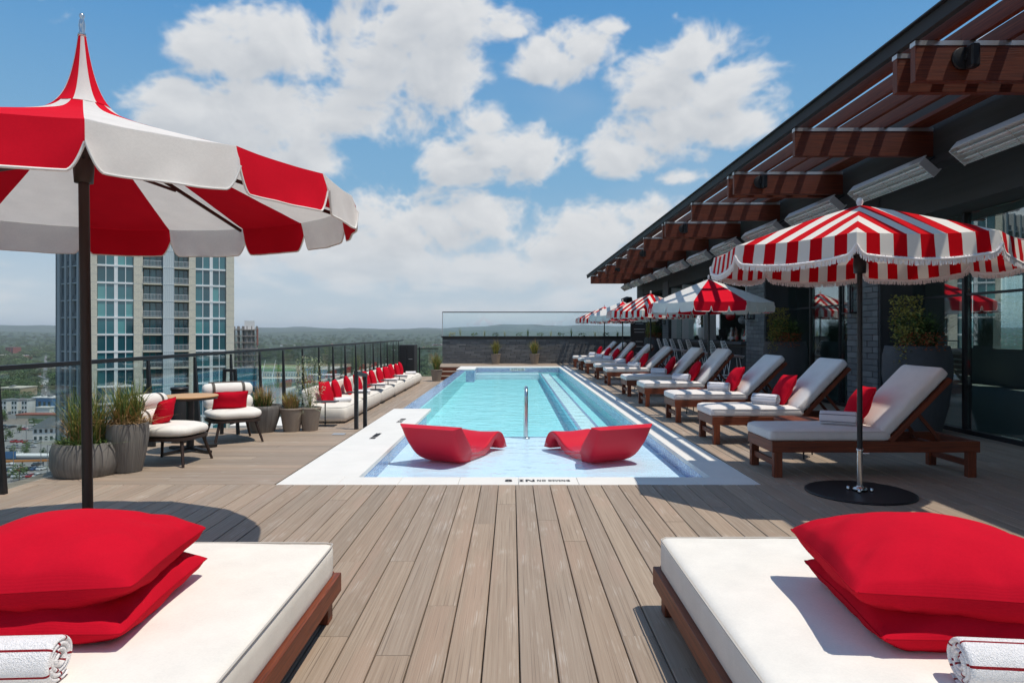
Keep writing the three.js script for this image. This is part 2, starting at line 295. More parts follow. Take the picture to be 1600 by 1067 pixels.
// wooden steps up to the far deck
const stepsFar = thing('wooden_steps', 'three weathered wood steps at the far left corner of the pool', 'steps', [-2.42, LOW, -25.3]);
for (let i = 0; i < 3; i++) {
  mesh('riser', metric(box(0.98, 0.12, 0.03, 0, 0.06 + i * 0.15, -i * 0.42), 'x', [i, i]), M.teak[1], stepsFar);
  for (const q of [0, 1, 2]) mesh('tread', metric(box(0.98, 0.028, 0.138, 0, 0.135 + i * 0.15, -0.055 - i * 0.42 - q * 0.144), 'x', [rr(0, 5), rr(0, 5)]), pick(M.deck), stepsFar);
}
const stepsNear = thing('wooden_steps', 'wood steps going down beside the black stair rail', 'steps', [-2.42, LOW, -9.75]);
for (let i = 0; i < 2; i++) { mesh('riser', metric(box(0.7, 0.12, 0.03, 0, 0.06 + i * 0.15, 0.2 * i * 1), 'x'), M.teak[1], stepsNear); mesh('tread', metric(box(0.7, 0.028, 0.24, 0, 0.135 + i * 0.15, 0.1 + i * 0.2), 'x', [i, 3]), M.deck[i], stepsNear); }

// hotel block under the roof terrace
structure('hotel_roof_slab', merge([span(-4.42, -2.2, -1.4, LOW - 0.16, -28.9, 3), span(-2.2, 14, -1.9, -1.72, -30, 3), span(2.2, 14, -1.71, -0.13, -30, 3), span(-2.19, 2.19, -1.71, -0.13, -5.7, 3)]), M.mortar);
const hotel = thing('hotel_block', 'hotel building carrying the pool terrace', 'building');
mesh('wall', span(-4.38, 14, -56, -1.92, -30, 3), M.mortar, hotel);

// ---------- pool ----------
const pool = structureGroup('swimming_pool');
const WATER = -0.055, SHELF = -0.18, FLOOR = -0.46, xl = -1.65, xr = 1.79, zn = 6.16, zf = 26.0, shelfEnd = 9.7;
const part = (n, g, m, grain) => mesh(n, metric(g, grain), m, pool);
part('shelf_floor', span(-1.39, xr, SHELF - 0.1, SHELF, -shelfEnd, -zn), M.shelf);
for (let i = 0; i < 3; i++) { part('step', span(-1.39 + (i > 0 ? -0.26 : 0), xr, FLOOR - 0.1, SHELF - 0.09 * (i + 1), -shelfEnd - 0.34 * (i + 1), -shelfEnd - 0.34 * i - 0.002), M.plaster); part('step_trim', span(-1.39, xr - 0.7, SHELF - 0.09 * i + 0.002, SHELF - 0.09 * i + 0.006, -shelfEnd - 0.34 * i + 0.004, -shelfEnd - 0.34 * i + 0.055), M.mosaic); }
part('pool_floor', span(xl, xr, FLOOR - 0.2, FLOOR, -zf, -shelfEnd - 1.03), M.aqua);
part('bench', span(1.06, 1.42, FLOOR, -0.24, -zf + 0.3, -shelfEnd - 1.04), M.bench);
part('bench_edge', merge([span(1.02, 1.058, FLOOR, -0.245, -zf + 0.3, -shelfEnd - 1.04)]), M.aquaDeep);
part('bench_trim', merge([span(1.063, 1.11, -0.238, -0.234, -zf + 0.3, -shelfEnd - 1.04), span(1.37, 1.417, -0.238, -0.234, -zf + 0.3, -shelfEnd - 1.04)]), M.mosaic);
part('gutter_floor', span(1.422, xr, FLOOR, -0.33, -zf, -shelfEnd - 1.04), M.aqua);
part('ledge', span(xl, 1.0, FLOOR, -0.24, -zf, -zf + 0.5), M.plaster);
part('ledge', span(xl, -1.36, FLOOR, -0.22, -zf + 0.502, -zf + 1.4), M.plaster);
// tiled walls
const wall = (n, g) => part(n, g, M.mosaic);
wall('tile_band', span(-1.5, -1.392, -0.205, -0.05, -11.1, -zn));
wall('tile_band', span(xr + 0.002, xr + 0.14, -0.205, -0.05, -zf, -zn));
wall('tile_band', span(-1.5, xr, -0.205, -0.05, -zn + 0.002, -zn + 0.14));
wall('tile_band', span(xl - 0.2, xr + 0.14, -0.205, -0.05, -zf - 0.14, -zf - 0.002));
wall('tile_band', span(xl - 0.25, -1.352, -0.62, -0.05, -zf, -24.4));
part('wall', merge([span(xl - 0.04, xl - 0.001, FLOOR, -0.08, -24.4, -11.1), span(xr + 0.002, xr + 0.14, FLOOR, -0.207, -zf, -zn), span(xl - 0.2, xr, FLOOR, -0.207, -zf - 0.14, -zf - 0.002)]), M.aqua);
// overflowing left edge: a tiled beam just under the water, its outer face tiled down to the terrace
part('spill_edge', span(-1.98, xl - 0.045, FLOOR, -0.075, -24.4, -11.1), M.mosaic);
part('spill_edge', span(-1.98, -1.5, LOW, -0.052, -11.1, -9.3), M.mosaic);
const waterShape = new THREE.Shape([[-1.39, -zn], [xr, -zn], [xr, -zf], [-1.352, -zf], [-1.352, -24.4], [-1.97, -24.4], [-1.97, -11.1], [-1.39, -11.1]].map(p => new THREE.Vector2(p[0], -p[1])));
const wg = new THREE.ShapeGeometry(waterShape); wg.rotateX(-Math.PI / 2); { const t = wg.attributes.uv; for (let i = 0; i < t.count; i++) t.setXY(i, t.getX(i), t.getY(i)); }
const waterMesh = structure('water', wg, M.water); waterMesh.position.y = WATER;
// white stone coping in slabs
const slab = (x0, x1, d0, d1) => mesh('coping_slab', metric(rbox(x1 - x0 - 0.002, 0.05, d1 - d0 - 0.002, 0.006, (x0 + x1) / 2, -0.025, -(d0 + d1) / 2), 'x', [rr(0, 3), rr(0, 3)]), M.coping, pool);
for (let x = -2.03; x < 2.13; x += 0.5214) slab(x, x + 0.5214, front, zn - 0.0);
for (let d = zn; d < 11.1; d += 0.617) slab(-2.03, -1.385, d, d + 0.617);
for (let d = zn; d < 26.3; d += 0.73) slab(1.785, 2.14, d, Math.min(26.6, d + 0.73));
for (let x = -1.35; x < 1.7; x += 0.627) slab(x, x + 0.627, 25.99, 26.6);
slab(-1.99, -1.35, 24.4, 25.4); slab(-1.99, -1.35, 25.4, 26.6);
// depth marks
const font = await new FontLoader().loadAsync('fonts/droid/droid_sans_bold.typeface.json');
function lettering(txt, size, sx = 1) { const g = new TextGeometry(txt, { font, size, depth: 0.002, curveSegments: 3 }); g.computeBoundingBox(); const b = g.boundingBox; g.translate(-(b.min.x + b.max.x) / 2, -(b.min.y + b.max.y) / 2, 0); g.scale(sx, 1, 1); return g; }
const flat = (txt, size, x, d, turn = 0, sx = 1) => { const g = lettering(txt, size, sx); g.rotateX(-Math.PI / 2); g.rotateY(turn); const o = mesh('depth_mark', g, M.ink, pool); o.position.set(x, 0.0015, -d); return o; };
flat('8', 0.085, -0.03, 6.0, 0, 1.15); flat('IN', 0.085, 0.13, 6.0, 0, 1.1); flat('NO DIVING', 0.06, 0.365, 6.0, 0, 0.66);
flat('NO DIVING', 0.07, -1.72, 8.6, Math.PI / 2, 0.9); flat('3 FT 4 IN', 0.08, -1.64, 10.1, Math.PI / 2, 1);
{ const g = lettering('3 FT 4 IN', 0.085, 1); const p = mesh('depth_tile', span(-0.08, 0.5, -0.15, -0.056, -zf + 0.0, -zf + 0.006), M.coping, pool); const o = mesh('depth_mark', g, M.ink, pool); o.position.set(0.21, -0.103, -zf + 0.008); }
// stainless rail on the steps
const rail = thing('pool_handrail', 'polished stainless handrail standing on the underwater pool steps', 'handrail', [0.2, SHELF, -9.55]);
mesh('tube', tube([V(0, 0, 0), V(0, 0.35, 0), V(0, 0.62, -0.03), V(0, 0.7, -0.12), V(0, 0.66, -0.28), V(0, 0.3, -0.75), V(0, 0.0, -1.0), V(0, -0.24, -1.15)], 0.024, 60, 14), M.steel, rail);
mesh('flange', lathe([[0.024, 0.03], [0.05, 0.02], [0.055, 0], [0.024, 0]], 18), M.steel, rail);

// red moulded loungers standing in the shallow water
function poolLounger(label, x, d, turn) {
  const o = thing('pool_lounger', label, 'lounger', [x, SHELF, -d], turn, 'red loungers in the pool');
  // side profile along s (0 = head, 1.75 = foot): top line, under line, half width
  const top = [[-0.24, 0.50], [-0.10, 0.39], [0.08, 0.26], [0.32, 0.15], [0.58, 0.125], [0.85, 0.175], [1.1, 0.265], [1.3, 0.30], [1.46, 0.265], [1.58, 0.17], [1.66, 0.05]];
  const bot = [[-0.33, 0.47], [-0.22, 0.26], [-0.06, 0.075], [0.16, 0.0], [0.70, 0.0], [0.95, 0.015], [1.15, 0.08], [1.30, 0.16], [1.40, 0.15], [1.48, 0.09], [1.55, 0.03]];
  const hw = [0.45, 0.435, 0.395, 0.32, 0.31, 0.31, 0.31, 0.31, 0.31, 0.31, 0.31]; for (const q of [top, bot]) for (const p of q) if (p[0] > 0.1) p[0] = 0.1 + (p[0] - 0.1) * 0.74;
  const cT = new THREE.CatmullRomCurve3(top.map(p => V(p[0], p[1], 0))), cB = new THREE.CatmullRomCurve3(bot.map(p => V(p[0], p[1], 0))), cW = new THREE.CatmullRomCurve3(hw.map((w, i) => V(i, w, 0)));
  const NS = 48, NR = 40;
  const g = surf((u, v) => {
    const t = u, T = cT.getPoint(t), B = cB.getPoint(t), w = cW.getPoint(t).y, a = v * Math.PI * 2, ca = Math.cos(a), sa = Math.sin(a), e = 0.32;
    const px = Math.sign(ca) * Math.pow(Math.abs(ca), e) * w, q = Math.sign(sa) * Math.pow(Math.abs(sa), e) * 0.5 + 0.5;
    const flare = 0.8 + 0.2 * q;                        // the shell narrows towards its underside
    const dish = 0.03 * (1 - (px / w) * (px / w)) * q;
    return V(lerp(B.x, T.x, q), lerp(B.y, T.y, q) - dish, px * flare);
  }, NS, NR);
  const body = mesh('shell', mergeVertices(g), M.chaiseRed, o);
  const cap = (t, flip) => { const pts = [V(0, 0, 0)]; const T = cT.getPoint(t), B = cB.getPoint(t), w = cW.getPoint(t).y; const s = surf((u, v) => V(lerp(B.x, T.x, v), lerp(B.y, T.y, v), (u * 2 - 1) * w * (0.8 + 0.2 * v) * 0.985), 6, 2); return s; };
  o.scale.setScalar(0.92); mesh('head_edge', cap(0.0), M.chaiseRed, o); mesh('foot_edge', cap(1), M.chaiseRed, o);
  return o;
}
poolLounger('red curved lounger in the shallow water, left of the handrail', -0.80, 7.72, Math.PI / 2 - 0.44);
poolLounger('red curved lounger in the shallow water, right of the handrail', 1.12, 7.72, Math.PI / 2 + 0.42);

// black stair rail beside the coping
const srail = thing('stair_handrail', 'black inverted U stair rail at the left edge of the white coping', 'handrail', [-2.1, 0, -9.2]);
mesh('post', box(0.05, 0.74, 0.05, 0, 0.37, 0), M.black, srail); mesh('post', box(0.05, 1.08, 0.05, 0, 0.16, -0.55), M.black, srail); mesh('top_bar', bar(V(0, 0.76, 0.03), V(0, 0.69, -0.58), 0.055, 0.05), M.black, srail);
tag(mesh('drain_cover', rbox(0.16, 0.006, 0.12, 0.003, -2.22, 0.004, -8.75), M.galv), 'small metal cover plate in the boards by the stair rail', 'cover plate');

// ---------- glass railing at the left edge ----------
const railing = thing('glass_railing', 'black framed glass railing along the left edge of the terrace', 'railing', [-4.2, 0, 0]);
mesh('top_rail', span(-0.03, 0.03, 0.99, 1.03, -26.2, 0.5), M.black, railing);
mesh('base_shoe', span(-0.05, 0.05, LOW, LOW + 0.06, -26.2, -9.3), M.black, railing); mesh('base_shoe', span(-0.05, 0.05, -0.1, -0.005, -9.29, 0.5), M.black, railing);
for (let i = -4; i < 19; i++) {
  const d = 5.5 + i * 1.148, y0 = d > 9.3 ? LOW : 0; if (d > 26.1 || d < -0.4) continue;
  const s = new THREE.Shape([[0.03, y0], [0.12, y0], [0.05, 0.985], [0.03, 0.985]].map(p => new THREE.Vector2(p[0], p[1]))), g = new THREE.ExtrudeGeometry(s, { depth: 0.045, bevelEnabled: false });
  const o = mesh('post', g, M.black, railing); o.position.z = -d - 0.0225;
  const e = Math.min(d + 1.148, 26.2);
  mesh('pane', span(-0.006, 0.006, (y0 ? y0 + 0.06 : 0.0), 0.988, -e + 0.012, -d - 0.012), M.glass, railing);
}
// bench block by the railing, between the pots
const plinth = thing('stone_bench', 'pale stone topped low block by the railing behind the tapered pots', 'bench', [-3.72, LOW, -10.4]);
mesh('base', box(0.7, 0.34, 0.9, 0, 0.17, 0), M.charcoal, plinth); mesh('top', rbox(0.78, 0.07, 0.98, 0.01, 0, 0.375, 0), M.coping, plinth);
for (let i = 0; i < 16; i++) mesh('slat', box(0.022, 0.3, 0.02, -0.33 + i * 0.044, 0.17, 0.46), M.charcoal, plinth);

// ---------- far end: brick wall, glass screen ----------
function brickwork(parent, w, h, bl, bh, joint, along) {  // running bond on the local xy plane, faces +z
  const rows = Math.floor(h / (bh + joint)), geos = {};
  const gBrick = len => geos[len.toFixed(3)] ??= metric(new THREE.BoxGeometry(len, bh, 0.05), 'x', [rr(0, 1), rr(0, 1)]);
  for (let r = 0; r < rows; r++) {
    let x = -(r % 2 ? bl / 2 : 0) - (along ? (r * 0.37 % 1) * bl * 0.3 : 0);
    while (x < w - 0.02) {
      const a = Math.max(0, x), b = Math.min(w, x + bl); if (b - a > 0.03) { const o = mesh('brick', gBrick(Math.round((b - a - joint) * 50) / 50 || 0.02), pick(M.brick), parent); o.position.set((a + b) / 2, r * (bh + joint) + bh / 2, rr(-0.004, 0.004)); }
      x += bl;
    }
  }
}
const farWall = thing('brick_wall', 'low dark grey brick wall closing the far end of the pool deck', 'wall', [-2.95, 0, -28.92]);
mesh('core', span(0, 8.6, 0, 1.1, -0.3, 0.0), M.mortar, farWall); brickwork(farWall, 8.6, 1.1, 0.42, 0.075, 0.01, true);
mesh('cap', rbox(8.68, 0.06, 0.42, 0.008, 4.3, 1.13, -0.14), M.black, farWall);
const screen = thing('glass_screen', 'tall clear glass wind screen on top of the far brick wall', 'glass screen', [-2.95, 1.16, -29.1]);
for (let i = 0; i < 5; i++) mesh('pane', span(i * 1.6 + 0.004, i * 1.6 + 1.596, 0, 1.0, -0.006, 0.006), M.clearGlass, screen);
mesh('top_rail', span(-0.02, 8.02, 1.0, 1.04, -0.025, 0.025), M.black, screen); mesh('end_post', span(-0.03, -0.002, 0, 1.0, -0.015, 0.015), M.galv, screen);
const guard = thing('glass_guard', 'short dark glass guard between the black cabinet and far brick wall', 'glass guard', [-4.2, LOW, -27.4]);
mesh('pane', span(0.35, 1.24, 0.06, 1.1, -0.006, 0.006), M.glass, guard); mesh('top_rail', span(0.3, 1.25, 1.1, 1.14, -0.02, 0.02), M.black, guard);
for (const x of [0.32, 0.5]) mesh('post', box(0.05, 1.18, 0.05, x, 0.59, 0.12), M.black, guard);
const cab = thing('towel_cabinet', 'tall black cabinet at the far end of the sofa row', 'cabinet', [-3.9, LOW, -25.7]);
mesh('body', rbox(0.56, 1.3, 0.8, 0.01, 0, 0.65, 0), M.blackMatt, cab); for (const q of [-0.14, 0.14]) mesh('door', rbox(0.265, 1.2, 0.02, 0.005, q, 0.65, 0.41), M.black, cab); mesh('handle', box(0.14, 0.012, 0.02, 0.14, 0.78, 0.43), M.galv, cab);

// ---------- pavilion on the right ----------
const pav = thing('bar_pavilion', 'dark brick bar pavilion with glass front along the right side', 'building');
const PX = 5.4, GX = 5.9, CEIL = 3.12, ROOF = 3.62;
mesh('roof', span(4.86, 12.5, ROOF, ROOF + 0.35, -29.6, 2), M.wallDark, pav);
mesh('ceiling', merge([span(4.9, 12.4, 3.40, 3.6, -29.5, 2)]), M.ceiling, pav);
mesh('header_beam', span(4.84, 5.06, 3.22, 3.615, -29.5, 2), M.wallDark, pav);
mesh('lintel', span(5.42, 6.0, 2.86, 3.395, -29.4, 2), M.wallDark, pav);
mesh('floor', span(5.9, 12.4, -0.12, -0.006, -29.4, 2), M.interior, pav);
{ const op = [[3.5, 8], [9, 12], [13, 15.4], [16.3, 17.3], [18.05, 18.6]], w = [span(12.2, 12.4, 0, 0.9, -29.4, 2), span(12.2, 12.4, 2.7, 3.4, -29.4, 2)]; let a = -2; for (const [p, q] of [...op, [29.4, 29.4]]) { w.push(span(12.2, 12.4, 0.9, 2.7, -p, -a)); a = q; } mesh('back_wall', merge(w), M.interior, pav); } mesh('end_wall', span(5.42, 12.2, 0, 3.4, 1.8, 2), M.interior, pav);
// far end wall with a tall window that lets daylight in behind the bar
mesh('end_wall', merge([span(5.42, 7.75, 0, 3.4, -29.6, -29.42), span(9.0, 12.2, 0, 3.4, -29.6, -29.42), span(7.75, 9.0, 0, 1.2, -29.6, -29.42), span(7.75, 9.0, 2.75, 3.4, -29.6, -29.42)]), M.interior, pav);
mesh('partition', span(7.2, 7.5, 0, 3.39, -26, -25.6), M.teal, pav);
mesh('partition', merge([span(8.6, 9.2, 0, 3.39, -22.9, -22.7)]), M.teal, pav);
// piers
const pierAt = [[0.9, 1.9], [5.45, 6.4], [10.07, 11.0], [14.6, 15.75], [23.6, 24.5], [28.2, 29.3]];
for (const [a, b] of pierAt) {
  mesh('pier_core', span(PX + 0.03, 6.1, 0, 3.39, -b, -a), M.mortar, pav);
  if (a > 9 && a < 15) { const g = new THREE.Group(); g.name = 'brick_face'; pav.add(g); g.position.set(PX + 0.028, 0, -b); g.rotation.y = -Math.PI / 2; brickwork(g, b - a, 3.1, 0.31, 0.082, 0.009); }
  else { const list = []; for (let r = 0; r < 34; r++) for (let x = -(r % 2 ? 0.155 : 0); x < b - a - 0.02; x += 0.31) { const p = Math.max(0, x), q = Math.min(b - a, x + 0.31) - 0.009; if (q - p > 0.03) list.push(box(0.05, 0.082, q - p, PX + 0.028 + rr(-0.004, 0.004), r * 0.091 + 0.041, -a - (p + q) / 2)); } mesh('brick_face', metric(merge(list), 'z'), M.brick[1], pav).userData.kind = 'stuff'; }
  mesh('pier_side', span(PX + 0.02, 6.05, 0, 3.39, -a - 0.004, -a + 0.03), M.wallDark, pav);
}
// glazing between the piers
const bays = [[1.9, 5.45, 3], [6.4, 10.07, 3], [11.0, 14.6, 3], [24.5, 28.2, 3]];
for (const [a, b, n] of bays) {
  const w = (b - a) / n;
  for (let i = 0; i < n; i++) { const p = mesh('pane', span(-0.006, 0.006, 0.06, 2.84, -w / 2 + 0.026, w / 2 - 0.026), M.shopGlass, pav); p.position.set(GX, 0, -(a + w * (i + 0.5))); }
  for (let i = 0; i <= n; i++) mesh('mullion', span(GX - 0.05, GX + 0.05, 0, 2.85, -(a + w * i) - 0.024, -(a + w * i) + 0.024), M.black, pav);
  mesh('transom', span(GX - 0.03, GX + 0.03, 1.78, 1.81, -b, -a), M.black, pav); mesh('sill', span(GX - 0.06, GX + 0.06, 0, 0.055, -b, -a), M.black, pav);
}
// bar window: opening with folded glass leaves
for (const d of [15.8, 15.92, 16.04, 19.6, 21.9, 22.05, 23.5]) mesh('folding_leaf', span(5.5, 5.86, 1.1, 2.84, -d - 0.02, -d + 0.02), M.galv, pav);
mesh('pane', span(5.66, 5.672, 1.1, 2.84, -23.5, -21.0), M.shopGlass, pav);
const bar1 = thing('bar_counter', 'long dark bar counter with stone top behind the white stools', 'bar counter', [5.62, 0, -19.6]);
mesh('front', span(-0.1, 0.5, 0, 1.02, -3.95, 3.8), M.charcoal, bar1); mesh('counter_top', rbox(0.86, 0.06, 7.8, 0.008, 0.1, 1.055, -0.05), M.potDark, bar1);
for (let i = 0; i < 16; i++) mesh('panel', box(0.02, 0.9, 0.44, -0.11, 0.5, 3.5 - i * 0.475), M.blackMatt, bar1);
const back = thing('back_bar', 'dark back bar shelf full of bottles under the bright window', 'shelf', [7.6, 0, -22]);
mesh('cabinet', box(0.6, 1.0, 4, 0, 0.5, 0), M.blackMatt, back); mesh('shelf_top', box(0.64, 0.04, 4.04, 0, 1.02, 0), M.potDark, back);
// bottles on the counter
const bottleG = lathe([[0, 0], [0.036, 0], [0.038, 0.01], [0.038, 0.17], [0.03, 0.2], [0.014, 0.225], [0.014, 0.29], [0.016, 0.292], [0.016, 0.31], [0, 0.31]], 14);
const bottleM = [S([0.02, 0.06, 0.03], 0.15), S([0.16, 0.05, 0.015], 0.15), S([0.5, 0.5, 0.46], 0.1), S([0.03, 0.02, 0.02], 0.15), S([0.35, 0.03, 0.03], 0.2)];
const bottleN = ['dark green', 'amber', 'clear', 'black', 'red'];
const labelM = [S([0.7, 0.66, 0.55], 0.8), S([0.45, 0.05, 0.05], 0.8), S([0.6, 0.6, 0.6], 0.8)];
for (let i = 0; i < 16; i++) {
  const k = Math.floor(rnd() * 5), o = thing('bottle', `${bottleN[k]} glass bottle standing on the bar counter`, 'bottle', [5.75 + rr(-0.05, 0.2), 1.086, -16.4 - i * 0.13 + rr(-0.03, 0.03)], 0, 'bottles on the bar'); const s = rr(0.85, 1.15);
  mesh('glass', bottleG, bottleM[k], o); mesh('label', lathe([[0.0386, 0.05], [0.0386, 0.13]], 14), pick(labelM), o); mesh('cap', lathe([[0, 0.335], [0.015, 0.335], [0.015, 0.3]], 10), M.ink, o); o.scale.setScalar(s);
}
const reg = thing('till_screen', 'dark tablet till standing on the bar counter', 'till', [5.8, 1.086, -18.8], 0.6); mesh('display', rbox(0.3, 0.22, 0.02, 0.005, 0, 0.2, 0), M.ink, reg); mesh('foot', rod(V(0, 0, 0), V(0, 0.14, 0), 0.05, 0.02, 12), M.black, reg);
// hanging glass ornaments inside
for (const [x, y, d, m, lab, r] of [[6.6, 1.82, 20.6, S([0.6, 0.02, 0.03], 0.15), 'red glass ball pendant hanging inside the bar', 0.15], [6.85, 1.68, 20.3, Ph([0.85, 0.88, 0.92], 0.05, { transmission: 0.6, thickness: 0 }), 'pale glass ball pendant hanging inside the bar', 0.12]]) {
  const o = thing('glass_pendant', lab, 'pendant', [x, y, -d]); mesh('globe', new THREE.SphereGeometry(r, 24, 16), m, o); mesh('cord', rod(V(0, r, 0), V(0, 3.38 - y, 0), 0.005), M.ink, o); mesh('cap', lathe([[0, r + 0.04], [0.03, r + 0.03], [0.035, r - 0.01]], 12), M.steel, o);
}
// wall lanterns
for (const [d, lab] of [[10.7, 'black box wall lantern on the near brick pier'], [15.3, 'black box wall lantern on the brick pier beside the bar'], [24.1, 'black box wall lantern on the third brick pier']]) {
  const o = thing('wall_lantern', lab, 'lantern', [PX - 0.08, 1.62, -d]); for (const q of [-1, 1]) for (const p of [-1, 1]) mesh('bar', box(0.02, 0.44, 0.02, q * 0.07, 0.22, p * 0.11), M.black, o);
  mesh('lid', box(0.18, 0.02, 0.26, 0, 0.45, 0), M.black, o); mesh('tray', box(0.18, 0.02, 0.26, 0, -0.01, 0), M.black, o); mesh('glass', box(0.11, 0.42, 0.18, 0, 0.22, 0), M.glass, o);
}
// menu board and speaker at the far end
const menu = thing('menu_board', 'tall black menu board with pale chalk marks by the far brick pier', 'menu board', [5.12, 0.25, -27.4], -0.5); mesh('board', rbox(0.66, 1.6, 0.04, 0.01, 0, 0.8, 0), M.ink, menu); mesh('frame', merge([box(0.72, 0.04, 0.06, 0, 1.62, 0), box(0.72, 0.04, 0.06, 0, 0, 0), box(0.04, 1.62, 0.06, -0.35, 0.81, 0), box(0.04, 1.62, 0.06, 0.35, 0.81, 0)]), M.charcoal, menu);
for (const [y, w] of [[1.42, 0.34], [1.2, 0.44], [1.08, 0.4], [0.7, 0.3], [0.5, 0.42], [0.25, 0.3]]) mesh('chalk_mark', box(w, 0.035, 0.004, 0, y, 0.023), S([0.4, 0.42, 0.44], 0.9), menu); for (const y of [0, 0]) break;
for (const q of [-0.25, 0.25]) mesh('leg', rod(V(q, 0.05, -0.02), V(q, -0.25, 0.02), 0.02), M.charcoal, menu);
const spk = thing('wall_speaker', 'black box speaker tilted outward at the far corner of the pavilion', 'speaker', [4.95, 2.5, -29.2]); const sb = mesh('cabinet', rbox(0.34, 0.62, 0.34, 0.02), M.blackMatt, spk); sb.rotation.set(0.15, 0.6, 0.25); mesh('bracket', rod(V(0, 0, 0), V(0.5, 0.1, -0.1), 0.03), M.black, spk); mesh('grille', rbox(0.3, 0.56, 0.01, 0.004, 0, 0, 0.175), M.ink, sb);

// ---------- pergola ----------
const perg = thing('pergola', 'red brown timber pergola of slats and beams over the loungers', 'pergola');
const RX = 3.25, D0 = -1.2, D1 = 29.5;
mesh('fascia', span(3.235, 3.29, 3.66, 3.765, -D1, -D0), M.blackMatt, perg); mesh('fascia_flange', span(3.20, 3.33, 3.768, 3.78, -D1, -D0), M.black, perg);
for (let i = 0; i < 4; i++) { const x = 3.40 + i * 0.29; for (let d = D0, k = 0; d < D1 - 0.1; k++) { const e = Math.min(D1, d + 4.5 - (k ? 0 : (i % 2) * 2.2)); mesh('slat', metric(span(x, x + 0.05, 3.655, 3.80, -e + 0.002, -d), 'z', [rr(0, 4), rr(0, 4)]), pick(M.pergola), perg); d = e; } }
for (let x = 4.56; x < 4.8; x += 0.12) mesh('soffit_board', metric(span(x, x + 0.115, 3.66, 3.70, -D1, -D0), 'z', [rr(0, 4), rr(0, 4)]), pick(M.pergola), perg);
for (let i = 0, d = 1.05; d < D1; i++, d += 2.24) {
  const dbl = i % 2 === 0; 
  for (const e of dbl ? [d, d + 0.26] : [d + 0.1]) {
    mesh('beam', metric(rbox(4.86 - RX, 0.285, 0.07, 0.004, (4.86 + RX) / 2, 3.47, -e), 'x', [rr(0, 4), rr(0, 4)]), pick(M.pergola), perg);
    mesh('beam_cap', span(RX - 0.003, 4.84, 3.614, 3.652, -e - 0.038, -e + 0.038), M.galv, perg);
  }
}
for (let i = 0, d = 1.05; d < 26; i++, d += 4.48) {
  if (d < 4) continue; const o = thing('spotlight', `round black spotlight on the ${['', 'first', 'second', 'third', 'fourth', 'fifth'][i]} double pergola beam`, 'spotlight', [3.62, 3.5, -d + 0.045], 0, 'pergola spotlights');
  const p1 = lathe([[0, 0.03], [0.085, 0.03], [0.09, 0.01], [0.09, 0], [0, 0]], 24); p1.rotateX(Math.PI / 2); mesh('plate', p1, M.black, o); mesh('housing', rbox(0.075, 0.19, 0.09, 0.02, 0.04, -0.005, 0.07), M.black, o); mesh('arm', box(0.02, 0.05, 0.06, 0, 0, 0.04), M.black, o);
}
// radiant heaters
const ord = ['nearest', 'second', 'third', 'fourth', 'fifth', 'sixth', 'seventh', 'eighth', 'ninth', 'tenth', 'eleventh'];
let heaterSrc;
for (let i = 0; i < 11; i++) {
  const d = 6.2 + i * 2.12, lab = `long silver radiant heater under the pavilion eave, ${ord[i]} of the row`, pos = [4.58, 3.1, -d];
  if (!heaterSrc) {
    const o = heaterSrc = thing('radiant_heater', lab, 'heater', pos, 0, 'radiant heaters under the eave');
    const tilt = new THREE.Matrix4().makeRotationZ(-0.72), T = g => { g.applyMatrix4(tilt); return g; };
    mesh('tray', T(merge([box(0.22, 0.012, 1.6, 0, 0.06, 0), bar(V(-0.11, 0.06, -0.8), V(-0.11, 0.06, 0.8), 0.012, 0.1), bar(V(0.11, 0.06, -0.8), V(0.11, 0.06, 0.8), 0.012, 0.1), box(0.22, 0.1, 0.012, 0, 0.03, 0.8), box(0.22, 0.1, 0.012, 0, 0.03, -0.8)])), S([0.66, 0.66, 0.65], 0.3, { metalness: 0.45 }), o);
    for (const q of [-0.05, 0.05]) mesh('element', T(rod(V(q, 0.015, -0.76), V(q, 0.015, 0.76), 0.012)), S([0.75, 0.72, 0.70], 0.2), o);
    for (const q of [-0.08, -0.027, 0.027, 0.08]) mesh('guard_wire', T(rod(V(q, -0.02, -0.8), V(q, -0.02, 0.8), 0.004, 0.004, 5)), M.steel, o);
    for (const q of [-0.5, 0, 0.5]) mesh('guard_wire', T(rod(V(-0.11, -0.02, q), V(0.11, -0.02, q), 0.004, 0.004, 5)), M.steel, o);
    for (const q of [-0.5, 0.5]) mesh('bracket', rod(V(0.03, 0.05, q), V(0.27, 0.22, q), 0.012), M.black, o);
  } else copyOf(heaterSrc, lab, pos);
}

